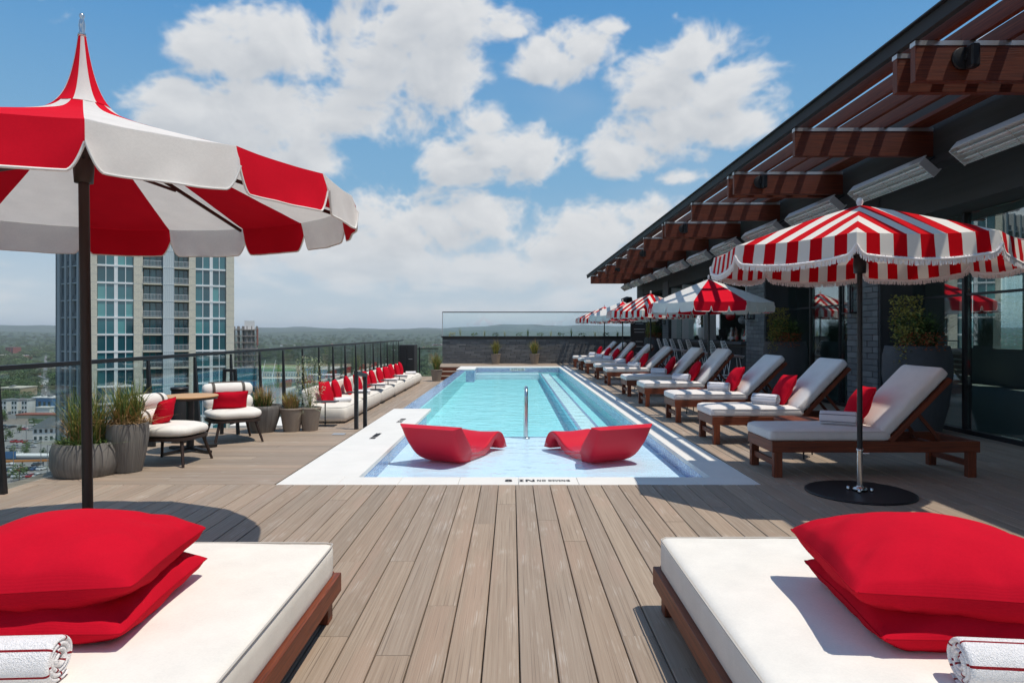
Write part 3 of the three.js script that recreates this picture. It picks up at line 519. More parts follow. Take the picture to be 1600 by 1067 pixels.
// ---------- umbrellas ----------
function umbrella(name, label, pos, o) {
  const u = thing(name, label, 'umbrella', pos, 0, o.group), { R, n, rim, apex, val, style } = o, A = k => o.phase + k * 2 * Math.PI / n;
  const vert = (k, r) => V(Math.sin(A(k)) * r, 0, Math.cos(A(k)) * r), r0 = o.r0 ?? 0.03;
  const hr = o.profile ?? (s => apex - (apex - rim) * (s * 0.9 + 0.1 * s * s));     // s = 0 at the top, 1 at the rim
  const NT = o.fine ?? 10, NV = o.spire ? 24 : 6, ribEvery = o.ribEvery ?? 1;
  const trimPts = [], sagAt = (w, k, t, s) => 0.02 * Math.sin(Math.PI * t) * s * (ribEvery > 1 ? 0.4 : 1) + 0.004 * N3(w.x * 5 + k * 3, w.z * 5, 2.2) * s;
  for (let k = 0; k < n; k++) {
    const mat = style === 'stripe' ? M.canvasStripe : ((k + (o.shift ?? 0)) % 2 ? M.canvasWhite : M.canvasRed), chord = vert(k, R).distanceTo(vert(k + 1, R));
    const at = (t, r) => vert(k, r).lerp(vert(k + 1, r), t);
    const uvAt = (t, r) => style === 'stripe' ? ((t - 0.5) * chord * r / R) / 0.68 + 0.0625 + 0.5 : t * chord * r / R;
    // top of the panel
    const top = new THREE.PlaneGeometry(1, 1, NT, NV), p = top.attributes.position, q = top.attributes.uv;
    for (let i = 0; i < p.count; i++) {
      const t = q.getX(i), s = o.spire ? Math.pow(1 - q.getY(i), 1.6) : Math.pow(1 - q.getY(i), 0.9), r = lerp(r0, R, s), w = at(t, r), sag = sagAt(w, k, t, s);
      p.setXYZ(i, w.x, hr(s) - sag, w.z); q.setXY(i, uvAt(t, r), s * R);
    }
    top.computeVertexNormals(); mesh('panel', top, mat, u);
    // hanging valance
    const drop = t => { const e = Math.min(t, 1 - t);
      if (o.tabs) { const f = (t * o.tabs) % 1, g = Math.min(f, 1 - f); return val * (0.42 + 0.58 * sstep(0, 0.09, g)); }
      return o.scallop ? val * (0.80 + 0.20 * Math.pow(Math.sin(Math.PI * Math.min(1, Math.max(0, t))), 0.6)) - 0.05 * sstep(0.05, 0, e) : val * (0.45 + 0.55 * Math.sqrt(sstep(0, 0.11, e))); };
    const NB = o.tabs ? o.tabs * 14 : 30, vg = new THREE.PlaneGeometry(1, 1, NB, 3), vp = vg.attributes.position, vq = vg.attributes.uv, edge = [];
    for (let i = 0; i < vp.count; i++) {
      const t = vq.getX(i), f = 1 - vq.getY(i), w = at(t, R), d = drop(t) * f, out = 1 + f * (o.flare ?? 0.012) + 0.012 * N3(t * 4 + k * 5.1, f * 2, pos[2]) * f;
      vp.setXYZ(i, w.x * out, rim - d - sagAt(w, k, t, 1) + 0.004 * (1 - f), w.z * out); vq.setXY(i, uvAt(t, R), R + d);
      if (f > 0.999) edge.push(V(w.x * out * 1.002, rim - d - sagAt(w, k, t, 1) + 0.004 * (1 - f), w.z * out * 1.002));
    }
    vg.computeVertexNormals(); mesh('valance', vg, mat, u); trimPts.push(edge);
  }
  for (const e of trimPts) {
    if (o.fringe) {
      const th = [], hgt = o.fringe, c = new THREE.CatmullRomCurve3(e), m = Math.round(c.getLength() / 0.0065);
      for (let i = 0; i < m; i++) { const q = c.getPointAt((i + 0.5) / m), l = hgt * rr(0.75, 1.05), a = rr(0, 6.3); const g = rod(V(q.x + rr(-0.004, 0.004), q.y + 0.012, q.z + rr(-0.004, 0.004)), V(q.x + 0.006 * Math.sin(a), q.y - l, q.z + 0.006 * Math.cos(a)), 0.0055, 0.0042, 4); th.push(g); }
      const f = mesh('fringe', merge(th), M.fringe, u); mesh('fringe_band', tube(e, 0.011, 40, 5), M.fringe, u);
    } else mesh('trim', tube(e, o.trim ?? 0.005, e.length * 2, 4), M.trim, u);
  }
  // frame
  mesh('pole', rod(V(0, o.socket ?? 0, 0), V(0, o.spire ? rim + 0.42 : apex - 0.02, 0), o.pole ?? 0.02, o.pole ?? 0.02, 16), o.poleMat ?? M.black, u);
  const hubY = o.hub ?? rim - 0.1; mesh('hub', lathe([[0, hubY - 0.08], [0.045, hubY - 0.08], [0.05, hubY], [0.04, hubY + 0.09], [0, hubY + 0.09]], 16), o.poleMat ?? M.black, u);
  for (let k = 0; k < n; k += ribEvery) {
    const e = vert(k, R * 0.985), d = vert(k, 1), rb = mesh('rib', bar(V(d.x * 0.05, hr(0.04 + (o.spire ? 0.1 : 0)) - 0.03, d.z * 0.05), V(e.x, rim + 0.012 - 0.03, e.z), 0.012, 0.02), o.poleMat ?? M.black, u);
    mesh('strut', bar(V(d.x * 0.045, hubY + 0.05, d.z * 0.045), V(d.x * R * 0.5, lerp(hr(0.04 + (o.spire ? 0.1 : 0)), rim, 0.5) - 0.035, d.z * R * 0.5), 0.009, 0.016), o.poleMat ?? M.black, rb);
  }
  return u;
}
const umbGroup = 'poolside umbrellas';
const peakLine = r => 2.05 + 0.45 * (1 - Math.max(0, r) / 1.38) - 0.012 * Math.sin(Math.PI * r / 1.38) + 0.375 * Math.exp(-Math.max(0, r - 0.018) / 0.05);
const bigUmb = umbrella('market_umbrella', 'large red and white panelled umbrella with tall pointed peak beside the left daybed', [-2.235, 0, -3.6], {
  R: 1.38, n: 16, rim: 2.05, apex: 2.87, hub: 2.17, val: 0.185, style: 'panel', phase: 0.562, shift: 1, ribEvery: 2, r0: 0.13, spire: true, fine: 6, pole: 0.026, poleMat: M.bronze, flare: 0.02, trim: 0.0055, group: umbGroup,
  profile: s => peakLine(0.13 + s * 1.25) });
for (let k = 0; k < 8; k++) { const a0 = 0.562 + (k - 0.42) * Math.PI / 4, g = surf((u, v) => { const r = lerp(0.018, 0.136, v * v), a = a0 + u * Math.PI / 4; return V(Math.sin(a) * r, peakLine(r) + 0.002, Math.cos(a) * r); }, 4, 20, [0.1, 0.5]); mesh('peak_panel', g, k % 2 ? M.canvasRed : M.canvasWhite, bigUmb); }
bigUmb.rotation.z = 0.012;
mesh('finial', lathe([[0, 2.985], [0.01, 2.982], [0.014, 2.97], [0.009, 2.955], [0.013, 2.945], [0.016, 2.92], [0.013, 2.885], [0.02, 2.875], [0.021, 2.86], [0, 2.86]], 14), M.steel, bigUmb);
mesh('base', lathe([[0, 0.07], [0.05, 0.07], [0.06, 0.04], [0.36, 0.03], [0.37, 0], [0, 0]], 40), M.bronze, bigUmb);

const nearUmb = umbrella('striped_umbrella', 'red and white striped umbrella with white fringe in front of the nearest lounger', [2.83, 0, -5.55], {
  R: 1.16, n: 8, rim: 1.965, apex: 2.33, val: 0.165, style: 'stripe', phase: -0.487, scallop: true, fringe: 0.042, fine: 14, pole: 0.0205, socket: 0.3, group: umbGroup, flare: 0.02 });
mesh('finial', lathe([[0, 2.40], [0.02, 2.39], [0.028, 2.36], [0.018, 2.335], [0.03, 2.31], [0, 2.31]], 14), M.trim, nearUmb);
mesh('base', lathe([[0, 0.016], [0.40, 0.016], [0.415, 0.01], [0.415, 0], [0, 0]], 64), M.black, nearUmb);
mesh('socket', lathe([[0, 0.36], [0.026, 0.36], [0.026, 0.345], [0.023, 0.34], [0.023, 0.06], [0.03, 0.05], [0.055, 0.045], [0.06, 0.017], [0, 0.017]], 24), M.steel, nearUmb);
for (let k = 0; k < 4; k++) mesh('bolt', move(lathe([[0, 0.03], [0.012, 0.03], [0.014, 0.01], [0.014, 0], [0, 0]], 8), Math.cos(k * 1.57 + 0.5) * 0.085, 0.017, Math.sin(k * 1.57 + 0.5) * 0.085), M.steel, nearUmb);
mesh('wing_screw', rod(V(0.02, 0.32, 0), V(0.07, 0.32, 0.01), 0.008), M.steel, nearUmb);
[[3.78, 13.1, 'panel', 'red and white panelled umbrella nearest the bar stools'], [3.66, 18, 'stripe', 'striped red and white umbrella just beyond the panelled one by the bar'], [3.65, 22.5, 'panel', 'panelled red and white umbrella second from the far wall'], [3.66, 27.0, 'stripe', 'farthest striped umbrella beside the far brick wall']].forEach(([x, d, st, lab], i) => {
  const o = umbrella(st === 'panel' ? 'panel_umbrella' : 'striped_umbrella', lab, [x, 0, -d], { R: 1.18, n: 8, rim: 1.86, apex: 2.32, val: 0.17, style: st, phase: -0.28 + 0.0 * i - (st === 'panel' ? 0.22 : 0.1), shift: 0, tabs: 3, group: umbGroup, trim: 0.006 });
  mesh('base', lathe([[0, 0.03], [0.3, 0.03], [0.31, 0], [0, 0]], 32), M.black, o); mesh('finial', lathe([[0, 2.41], [0.02, 2.40], [0.02, 2.33], [0, 2.33]], 10), M.trim, o);
});

// ---------- soft goods ----------
function pillowGeo(w, h, t, n = 30, sd = 1, pinch = 0.055, wr = 0.016) {   // lies in xz, thickness along y
  const side = s => surf((u, v) => {
    const a = u * 2 - 1, b = v * 2 - 1, A = Math.sign(a) * Math.pow(Math.abs(a), 0.85), B = Math.sign(b) * Math.pow(Math.abs(b), 0.85);
    const fall = Math.pow((1 - A * A) * (1 - B * B), 0.5), rc = 1 - 0.035 * Math.pow(Math.abs(A * B), 6), x = A * w / 2 * (1 - pinch * (1 - B * B)) * rc, z = B * h / 2 * (1 - pinch * (1 - A * A)) * rc;
    const edge = 4 * (1 - fall) * fall, cr = wr * edge * N3(x * 9 + sd * 7, z * 9, sd + s) + wr * 0.7 * fall * N3(x * 4, z * 4, sd * 3.1 + s);
    const ph = Math.atan2(B, A), rad = Math.max(Math.abs(A), Math.abs(B)), crease = wr * 0.9 * sstep(0.35, 0.85, rad) * sstep(1.0, 0.86, rad) * Math.max(0, N3(ph * 3.4 + sd * 2.3, sd * 5.1 + s, 0.7) + 0.15) * (0.6 + 0.8 * N3(ph * 9, sd, rad * 3));
    const corner = Math.abs(A * B); const dent = wr * 2.2 * fall * Math.max(0, N3((x + z) * 7 + sd, (x - z) * 3, sd)) * sstep(0.1, 0.6, corner);
    return V(x, s * (fall * t / 2 + cr * (fall > 0.001 ? 1 : 0) - dent - crease), z);
  }, n, n, [w, h]);
  const a = side(1), b = side(-1), i = b.index.array; for (let k = 0; k < i.length; k += 3) { const q = i[k]; i[k] = i[k + 1]; i[k + 1] = q; }
  b.computeVertexNormals(); return mergeGeometries([a, b]);
}
function seamPts(w, h, pinch = 0.055, n = 12) { const pts = []; const e = (A, B) => { const rc = 1 - 0.035 * Math.pow(Math.abs(A * B), 6); return V(A * w / 2 * (1 - pinch * (1 - B * B)) * rc, 0, B * h / 2 * (1 - pinch * (1 - A * A)) * rc); }; for (let i = 0; i < n; i++) pts.push(e(-1 + 2 * i / n, -1)); for (let i = 0; i < n; i++) pts.push(e(1, -1 + 2 * i / n)); for (let i = 0; i < n; i++) pts.push(e(1 - 2 * i / n, 1)); for (let i = 0; i < n; i++) pts.push(e(-1, 1 - 2 * i / n)); return pts; }
function pillow(name, label, w, h, t, pos, rot, group, sd = 1, n = 30, mat = M.red) {
  const o = thing(name, label, 'pillow', pos, 0, group); o.rotation.set(...rot);
  mesh('cover', pillowGeo(w, h, t, n, sd), mat, o); mesh('seam', tube(seamPts(w, h), 0.0022, 96, 4, true), mat === M.red ? M.redSeam : M.piping, o); return o;
}
// rolled towel: a real spiral of thick cloth along x
function rollGeo(L, R, turns = 3.6, thick = 0.017, sd = 1) {
  const N = Math.round(turns * 26), r0 = 0.012; let arc = 0; const sec = [];
  for (let i = 0; i <= N; i++) { const a = i / N * turns * 2 * Math.PI, r = lerp(r0, R, i / N) + 0.002 * N3(a * 0.8, sd, 3), rp = sec.length ? sec[sec.length - 1].r : r; arc += r * (turns * 2 * Math.PI / N); sec.push({ a, r, arc }); }
  const pos = [], uv = [], idx = [], T = thick / 2, K = 8, prof = []; // thickness profile across the roll axis with rounded hems
  const xs = [0, 0.004, 0.012, 0.03, 0.08, 0.3, 0.5]; const xx = [...xs.map(x => x * 1), ...xs.slice(0, -1).reverse().map(x => 1 - x)];
  const ring = sec.map((s, i) => { const out = [], inn = [], taper = i > N - 4 ? (N - i) / 4 : 1;
    xx.forEach((f, k) => { const e = Math.min(f, 1 - f) * L, th = T * taper * Math.sqrt(Math.max(0.02, Math.min(1, 1 - Math.pow(1 - Math.min(1, e / 0.012), 2)))), jog = 0.006 * N3(s.arc * 9, k > 6 ? 4 : 1, sd) * (e < 0.03 ? 1 : 0), q = (f - 0.5) * L + jog, sq = 0.93;
      out.push([q, (s.r + th) * Math.cos(s.a) * sq, (s.r + th) * Math.sin(s.a)]); inn.push([q, (s.r - th) * Math.cos(s.a) * sq, (s.r - th) * Math.sin(s.a)]); });
    return [...out, ...inn.reverse()]; });
  const m = ring[0].length; ring.forEach((r, i) => r.forEach((p, k) => { pos.push(...p); uv.push(sec[i].arc, p[0]); }));
  for (let i = 0; i < N; i++) for (let k = 0; k < m; k++) { const a = i * m + k, b = i * m + (k + 1) % m, c = a + m, d = b + m; idx.push(a, b, c, b, d, c); }
  const g = new THREE.BufferGeometry(); g.setAttribute('position', new THREE.Float32BufferAttribute(pos, 3)); g.setAttribute('uv', new THREE.Float32BufferAttribute(uv, 2)); g.setIndex(idx); g.computeVertexNormals(); return g;
}
const towel = (label, L, R, pos, turn, mat, group, sd = 1, tilt = 0) => { const m = mesh('rolled_towel', rollGeo(L, R, 3.6, 0.0165, sd), mat); m.position.set(...pos); m.rotation.set(tilt, turn, 0, 'YXZ'); return tag(m, label, 'towel', group); };
// padded slab: rounded box with a slightly domed, uneven top
function pad(w, h, d, r, puff = 0.012, sd = 1, s = 4, sub = 18) {
  const g = new THREE.BoxGeometry(w, h, d, sub, 6, sub), p = g.attributes.position, c = V(w / 2 - r, h / 2 - r, d / 2 - r);
  for (let i = 0; i < p.count; i++) {
    const q = V(p.getX(i), p.getY(i), p.getZ(i)), k = V(Math.max(-c.x, Math.min(c.x, q.x)), Math.max(-c.y, Math.min(c.y, q.y)), Math.max(-c.z, Math.min(c.z, q.z))), n = q.clone().sub(k); if (n.length() > 1e-6) n.setLength(r); q.copy(k.add(n));
    const fx = 1 - Math.pow(Math.abs(q.x) / (w / 2), 4), fz = 1 - Math.pow(Math.abs(q.z) / (d / 2), 4); if (q.y > 0) q.y += puff * fx * fz + puff * 0.35 * N3(q.x * 3 + sd * 5, q.z * 3, sd) + puff * 0.12 * N3(q.x * 11, q.z * 11, sd + 2); 
    const fy = 1 - Math.pow(Math.abs(q.y) / (h / 2), 2); q.x *= 1 + 0.35 * puff * fy / w; q.z *= 1 + 0.35 * puff * fy / d;
    p.setXYZ(i, q.x, q.y, q.z);
  }
  const m = mergeVertices(g.deleteAttribute('normal') && g.deleteAttribute('uv') && g); m.computeVertexNormals(); const nn = m.toNonIndexed(); return metric(nn, 'x');
}
const rectLoop = (w, d, y, r, n = 5) => { const pts = []; for (const [sx, sz, a0] of [[1, 1, 0], [-1, 1, 1], [-1, -1, 2], [1, -1, 3]]) for (let i = 0; i <= n; i++) { const a = (a0 + i / n) * Math.PI / 2; pts.push(V(sx * (w / 2 - r) + r * Math.cos(a), y, sz * (d / 2 - r) + r * Math.sin(a))); } return pts; };

// ---------- daybeds in front ----------
function daybed(label, x0, x1, d0, d1) {
  const w = x1 - x0, l = d1 - d0, o = thing('daybed', label, 'daybed', [(x0 + x1) / 2, 0, -(d0 + d1) / 2], 0, 'daybeds in front');
  const fx = w / 2 + 0.012, fz = l / 2 + 0.012;
  for (const s of [-1, 1]) { mesh('side_rail', metric(rbox(0.034, 0.085, 2 * fz, 0.004, s * fx, 0.16, 0), 'z', [rr(0, 3), rr(0, 3)]), M.teak[0], o); mesh('end_rail', metric(rbox(2 * fx - 0.04, 0.085, 0.034, 0.004, 0, 0.159, s * fz), 'x', [rr(0, 3), rr(0, 3)]), M.teak[2], o);
    for (const q of [-1, 1]) mesh('leg', metric(rbox(0.075, 0.18, 0.075, 0.004, s * (fx - 0.055), 0.09, q * (fz - 0.06)), 'y', [rr(0, 3), rr(0, 3)]), M.teak[0], o); }
  for (let i = 0; i < 12; i++) mesh('slat', box(w - 0.06, 0.018, 0.09, 0, 0.168, -l / 2 + 0.1 + i * (l - 0.2) / 11), M.teak[1], o);
  const m = mesh('mattress', pad(w, 0.165, l, 0.026, 0.016, x0, 4, 44), M.white, o); m.position.y = 0.264;
  for (const y of [0.0815, -0.075]) mesh('piping', tube(rectLoop(w - 0.002, l - 0.002, y * 0.93, 0.03), 0.0038, 160, 5, true), y > 0 ? M.piping : M.white, m);
  return o;
}
daybed('low white daybed on wooden frame at the bottom left', -2.29, -0.812, 1.05, 3.12);
daybed('low white daybed on wooden frame at the bottom right', 0.692, 2.17, 1.1, 3.2);
const pg = 'large red pillows on the daybeds';
pillow('floor_pillow', 'lower of two large red pillows on the left daybed', 0.70, 0.66, 0.25, [-1.50, 0.425, -2.30], [0.02, 0.05, 0.0], pg, 3, 44);
pillow('floor_pillow', 'upper large red pillow stacked on the left daybed', 0.74, 0.66, 0.30, [-1.51, 0.54, -2.29], [-0.01, 0.10, 0.03], pg, 5, 44);
pillow('floor_pillow', 'lower of two large red pillows on the right daybed', 0.70, 0.66, 0.25, [1.43, 0.425, -2.26], [0.02, -0.07, 0.0], pg, 7, 44);
pillow('floor_pillow', 'upper large red pillow stacked on the right daybed', 0.74, 0.66, 0.30, [1.385, 0.54, -2.25], [0.0, -0.11, -0.03], pg, 9, 44);
towel('rolled white towel with red lines on the left daybed', 0.36, 0.062, [-1.395, 0.425, -1.83], 0.05, M.towelRed, 'towels on the daybeds', 1);
towel('rolled white towel with red lines on the right daybed', 0.38, 0.066, [1.375, 0.428, -1.795], -0.10, M.towelRed, 'towels on the daybeds', 2);

// ---------- chaise longues along the pool ----------
const nth = ['nearest', 'second', 'third', 'fourth', 'fifth', 'sixth', 'seventh', 'eighth', 'ninth', 'farthest'];
const loungeD = [6.16, 7.97, 9.9, 12.0, 13.94, 16.9, 19.1, 21.7, 23.5, 25.6];
function chaise(label, pos) {
  const o = thing('chaise_lounge', label, 'lounger', pos, 0, 'wooden chaise longues beside the pool'), L = 1.87, W = 0.64;
  for (const s of [-1, 1]) {
    mesh('side_rail', metric(rbox(L, 0.1, 0.03, 0.003, L / 2, 0.275, s * (W / 2 - 0.015)), 'x', [rr(0, 3), rr(0, 3)]), M.teak[0], o);
    for (const x of [0.055, L - 0.07]) mesh('leg', metric(rbox(0.075, 0.225, 0.06, 0.003, x, 0.1125, s * (W / 2 - 0.03)), 'y', [rr(0, 3), rr(0, 3)]), M.teak[0], o);
  }
  mesh('end_rail', metric(rbox(0.03, 0.1, W - 0.062, 0.003, 0.015, 0.275, 0), 'z'), M.teak[2], o); mesh('end_rail', metric(rbox(0.03, 0.1, W - 0.062, 0.003, L - 0.015, 0.275, 0), 'z'), M.teak[1], o);
  for (const x of [0.055, L - 0.07]) mesh('stretcher', metric(rbox(0.03, 0.055, W - 0.122, 0.003, x, 0.12, 0), 'z'), M.teak[0], o);
  for (let i = 0; i < 9; i++) mesh('slat', box(0.07, 0.016, W - 0.06, 0.1 + i * 0.115, 0.312, 0), M.teak[1], o);
  const seat = mesh('seat_cushion', pad(1.09, 0.105, W - 0.01, 0.034, 0.012, pos[2]), M.cushion, o); seat.position.set(0.53, 0.374, 0);
  mesh('piping', tube(rectLoop(1.085, W - 0.014, 0.035, 0.04), 0.004, 90, 4, true), M.cushion, seat);
  const b = new THREE.Group(); b.name = 'back'; o.add(b); b.position.set(1.05, 0.325, 0); b.rotation.z = 0.80;
  const bc = mesh('back_cushion', pad(0.80, 0.105, W - 0.01, 0.034, 0.014, pos[2] + 3), M.cushion, b); bc.position.set(0.42, 0.072, 0);
  for (const s of [-1, 1]) mesh('back_frame', metric(rbox(0.78, 0.045, 0.035, 0.003, 0.40, -0.012, s * (W / 2 - 0.02)), 'x'), M.teak[0], b);
  for (let i = 0; i < 6; i++) mesh('slat', box(0.07, 0.014, W - 0.08, 0.08 + i * 0.13, -0.004, 0), M.teak[1], b);
  for (const s of [-1, 1]) mesh('prop', bar(V(1.36, 0.58, s * 0.2), V(1.62, 0.27, s * 0.2), 0.02, 0.03), M.teak[1], o);
  mesh('prop_bar', rod(V(1.61, 0.27, -0.28), V(1.61, 0.27, 0.28), 0.014), M.teak[1], o);
  return o;
}
let chaiseSrc;
loungeD.forEach((d, i) => {
  const z = -(d + 0.29), pos = [2.34 + (i ? rr(-0.03, 0.03) : 0), 0, z], lab = `wooden chaise longue with white cushion, ${nth[i]} in the row on the right`;
  const c = chaiseSrc ? copyOf(chaiseSrc, lab, pos, rr(-0.03, 0.03)) : (chaiseSrc = chaise(lab, pos)); if (i) c.getObjectByName('back').rotation.z = 0.80 + rr(-0.05, 0.07);
  pillow('throw_pillow', `small red pillow on the ${nth[i]} chaise longue in the row on the right`, 0.42, 0.40, 0.16, [pos[0] + 0.98, 0.605, z - 0.06 + rr(-0.03, 0.03)], [rr(-0.1, 0.1), rr(-0.25, 0.1), 1.08], 'red pillows on the chaise longues', i + 11, 18);
  towel(`rolled striped towel on the ${nth[i]} chaise longue in the row on the right`, 0.31, 0.068, [pos[0] + 0.72, 0.505, z + 0.05], -0.75 + rr(-0.25, 0.25), M.towelNavy, 'towels on the chaise longues', i + 3);
});
let tblSrc;
[[7.2, 3.02, 'nearest'], [11.05, 2.98, 'second'], [15.5, 2.98, 'third'], [20.4, 3.1, 'fourth'], [24.6, 3.1, 'farthest']].forEach(([d, x, w]) => {
  const lab = `small round wooden side table between chaise longues, ${w} of the row`, pos = [x, 0, -d];
  if (tblSrc) return copyOf(tblSrc, lab, pos, rr(0, 3));
  const o = tblSrc = thing('side_table', lab, 'side table', pos, 0.4, 'side tables between chaise longues');
  for (let i = 0; i < 5; i++) { const z = -0.192 + i * 0.096, hwid = Math.sqrt(0.24 * 0.24 - Math.min(0.235, Math.abs(z)) ** 2); const sh = new THREE.Shape(); const n = 5, up = [], dn = []; for (let k = 0; k <= n; k++) { const q = z - 0.046 + 0.092 * k / n, hw = Math.sqrt(Math.max(0.0004, 0.24 * 0.24 - q * q)); up.push([hw, q]); dn.unshift([-hw, q]); } [...up, ...dn].forEach((p, k) => k ? sh.lineTo(p[0], p[1]) : sh.moveTo(p[0], p[1])); const g = new THREE.ExtrudeGeometry(sh, { depth: 0.022, bevelEnabled: true, bevelSize: 0.002, bevelThickness: 0.002, bevelSegments: 1 }); g.rotateX(Math.PI / 2); g.translate(0, 0.395, 0); mesh('top_board', metric(g, 'x', [i, i * 0.3]), M.teak[i % 3], o); }
  mesh('rim', metric(lathe([[0.205, 0.37], [0.205, 0.335], [0.19, 0.335], [0.19, 0.37], [0.205, 0.37]], 32), 'x'), M.teak[1], o);
  for (let k = 0; k < 3; k++) mesh('leg', rod(V(Math.cos(k * 2.09) * 0.2, 0, Math.sin(k * 2.09) * 0.2), V(Math.cos(k * 2.09) * 0.14, 0.35, Math.sin(k * 2.09) * 0.14), 0.008), M.black, o);
  mesh('ring', (() => { const g = new THREE.TorusGeometry(0.165, 0.006, 6, 28); g.rotateX(Math.PI / 2); return move(g, 0, 0.14, 0); })(), M.black, o);
});

// ---------- low sofas on the terrace ----------
const sofaN = ['nearest', 'second', 'third', 'fourth', 'fifth', 'farthest'];
let sofaSrc;
for (let i = 0; i < 6; i++) {
  const d = 13.1 + 1.85 * i + 0.92, pos = [-3.62, LOW, -d], lab = `low cream upholstered lounge sofa by the railing, ${sofaN[i]} of six`;
  if (!sofaSrc) {
    const o = sofaSrc = thing('lounge_sofa', lab, 'sofa', pos, 0, 'cream sofas along the railing');
    const s = mesh('seat', pad(0.86, 0.32, 1.72, 0.12, 0.03, 4), M.cream, o); s.position.y = 0.17;
    mesh('piping', tube(rectLoop(0.78, 1.64, 0.135, 0.09), 0.005, 110, 4, true), M.piping, s);
    const b = mesh('backrest', pad(0.17, 0.40, 1.66, 0.06, 0.01, 9), M.cream, o); b.position.set(-0.36, 0.46, 0); b.rotation.z = 0.2;
    for (const x of [-0.35, 0.35]) for (const z of [-0.8, 0.8]) mesh('foot', box(0.06, 0.02, 0.06, x, 0.005, z), M.black, o);
  } else copyOf(sofaSrc, lab, pos);
  for (const q of i === 5 ? [0] : [0, 1]) pillow('sofa_pillow', `red pillow leaning on the ${sofaN[i]} cream sofa, ${i === 5 ? 'the only one' : q ? 'rear of the pair' : 'front of the pair'}`, 0.47, 0.47, 0.17, [-3.74 + q * 0.1 + rr(-0.02, 0.02), LOW + 0.55, -d + 0.3 - q * 0.5], [rr(-0.08, 0.08), rr(-0.2, 0.2), 1.83], 'red pillows on the sofas', 31 + i * 2 + q, 18);
  towel(`white rolled towel on the ${sofaN[i]} cream sofa by the railing`, 0.34, 0.05, [-3.42, LOW + 0.405, -d + 0.25], 0.5 + rr(-0.3, 0.3), M.towelPlain, 'towels on the sofas', i + 21);
}
let cT;
[[12.85, 'nearest'], [14.9, 'second'], [17.0, 'third'], [18.7, 'fourth'], [20.6, 'farthest']].forEach(([d, w], i) => {
  const lab = `small black table with slim stem beside the sofas, ${w} of the row`, pos = [-3.50 + (i ? 0.12 : 0), LOW, -d]; if (cT) return copyOf(cT, lab, pos);
  const o = cT = thing('drinks_table', lab, 'table', pos, 0, 'drinks tables by the sofas'); mesh('top', rbox(0.42, 0.018, 0.28, 0.006, 0, 0.455, 0), M.charcoal, o); mesh('stem', rod(V(-0.02, 0.01, 0), V(-0.02, 0.45, 0), 0.012), M.black, o); mesh('foot', rbox(0.36, 0.012, 0.26, 0.004, 0, 0.008, 0), M.black, o);
});

// ---------- lounge chairs and table on the left ----------
function roundChair(label, pos, turn, W) {                      // faces local +x, width along z
  const o = thing('lounge_chair', label, 'armchair', pos, turn, 'pale lounge chairs with bolsters'), D = 0.60;
  const shape = (k = 1) => { const pts = []; for (let i = 0; i < 48; i++) { const a = i / 48 * 2 * Math.PI, c = Math.cos(a), s = Math.sin(a), e = c > 0 ? 0.62 : 0.42; pts.push([Math.sign(c) * Math.pow(Math.abs(c), e) * D / 2 * k, Math.sign(s) * Math.pow(Math.abs(s), 0.55) * W / 2 * k]); } return pts; };
  const loop = shape();
  const seat = surf((u, v) => { const p = loop[Math.floor(u * 48) % 48], a = (v - 0.5) * Math.PI, r = Math.pow(Math.cos(a), 0.45), y = Math.sign(Math.sin(a)) * Math.pow(Math.abs(Math.sin(a)), 0.8) * 0.062; return V(p[0] * r, -y + 0.012 * N3(p[0] * r * 4, p[1] * r * 4, 1.5), p[1] * r); }, 48, 20, [2, 0.4]);
  const st = mesh('seat_cushion', mergeVertices(seat), M.white, o); st.position.y = 0.335; st.geometry.computeVertexNormals();
  const sh = new THREE.Shape(shape(0.985).map(p => new THREE.Vector2(p[0], p[1]))), fg = new THREE.ExtrudeGeometry(sh, { depth: 0.03, bevelEnabled: false }); fg.rotateX(Math.PI / 2); fg.translate(0, 0.28, 0); mesh('seat_frame', fg, M.bronze, o);
  for (const sx of [-1, 1]) for (const sz of [-1, 1]) mesh('leg', rod(V(sx * (D / 2 - 0.02), 0, sz * (W / 2 - 0.03)), V(sx * (D / 2 - 0.08), 0.26, sz * (W / 2 - 0.1)), 0.013, 0.019, 10), M.bronze, o);
  const bolster = (y, x, L, r) => { const g = lathe([[0, -L / 2], [r * 0.55, -L / 2 + 0.005], [r * 0.9, -L / 2 + 0.03], [r, -L / 2 + 0.08], [r * 1.02, 0], [r, L / 2 - 0.08], [r * 0.9, L / 2 - 0.03], [r * 0.55, L / 2 - 0.005], [0, L / 2]], 24); g.rotateX(Math.PI / 2); const b = mesh('bolster', g, M.white, o); b.position.set(x, y, 0);
    for (const q of [-1, 1]) mesh('strap', (() => { const t = new THREE.CylinderGeometry(r * 1.035, r * 1.035, 0.035, 24, 1, true); t.rotateX(Math.PI / 2); return move(t, 0, 0, q * (L / 2 - 0.12)); })(), S([0.09, 0.075, 0.06], 0.7, { side: THREE.DoubleSide }), b); };
  bolster(0.45, -D / 2 + 0.075, W * 0.94, 0.085); bolster(0.60, -D / 2 + 0.02, W * 0.98, 0.082);
  for (const q of [-1, 1]) mesh('back_post', tube([V(-D / 2 + 0.05, 0.26, q * W * 0.32), V(-D / 2 - 0.05, 0.4, q * W * 0.32), V(-D / 2 - 0.085, 0.68, q * W * 0.32)], 0.012, 14, 6), M.bronze, o);
  mesh('back_bar', rod(V(-D / 2 - 0.085, 0.68, -W * 0.33), V(-D / 2 - 0.085, 0.68, W * 0.33), 0.012), M.bronze, o);
  return o;
}
roundChair('pale lounge chair beside the grass pots, facing the pool', [-3.42, 0, -6.86], -0.12, 0.56);
roundChair('pale lounge chair behind the round table, facing forward right', [-3.36, 0, -8.22], -0.95, 0.60);
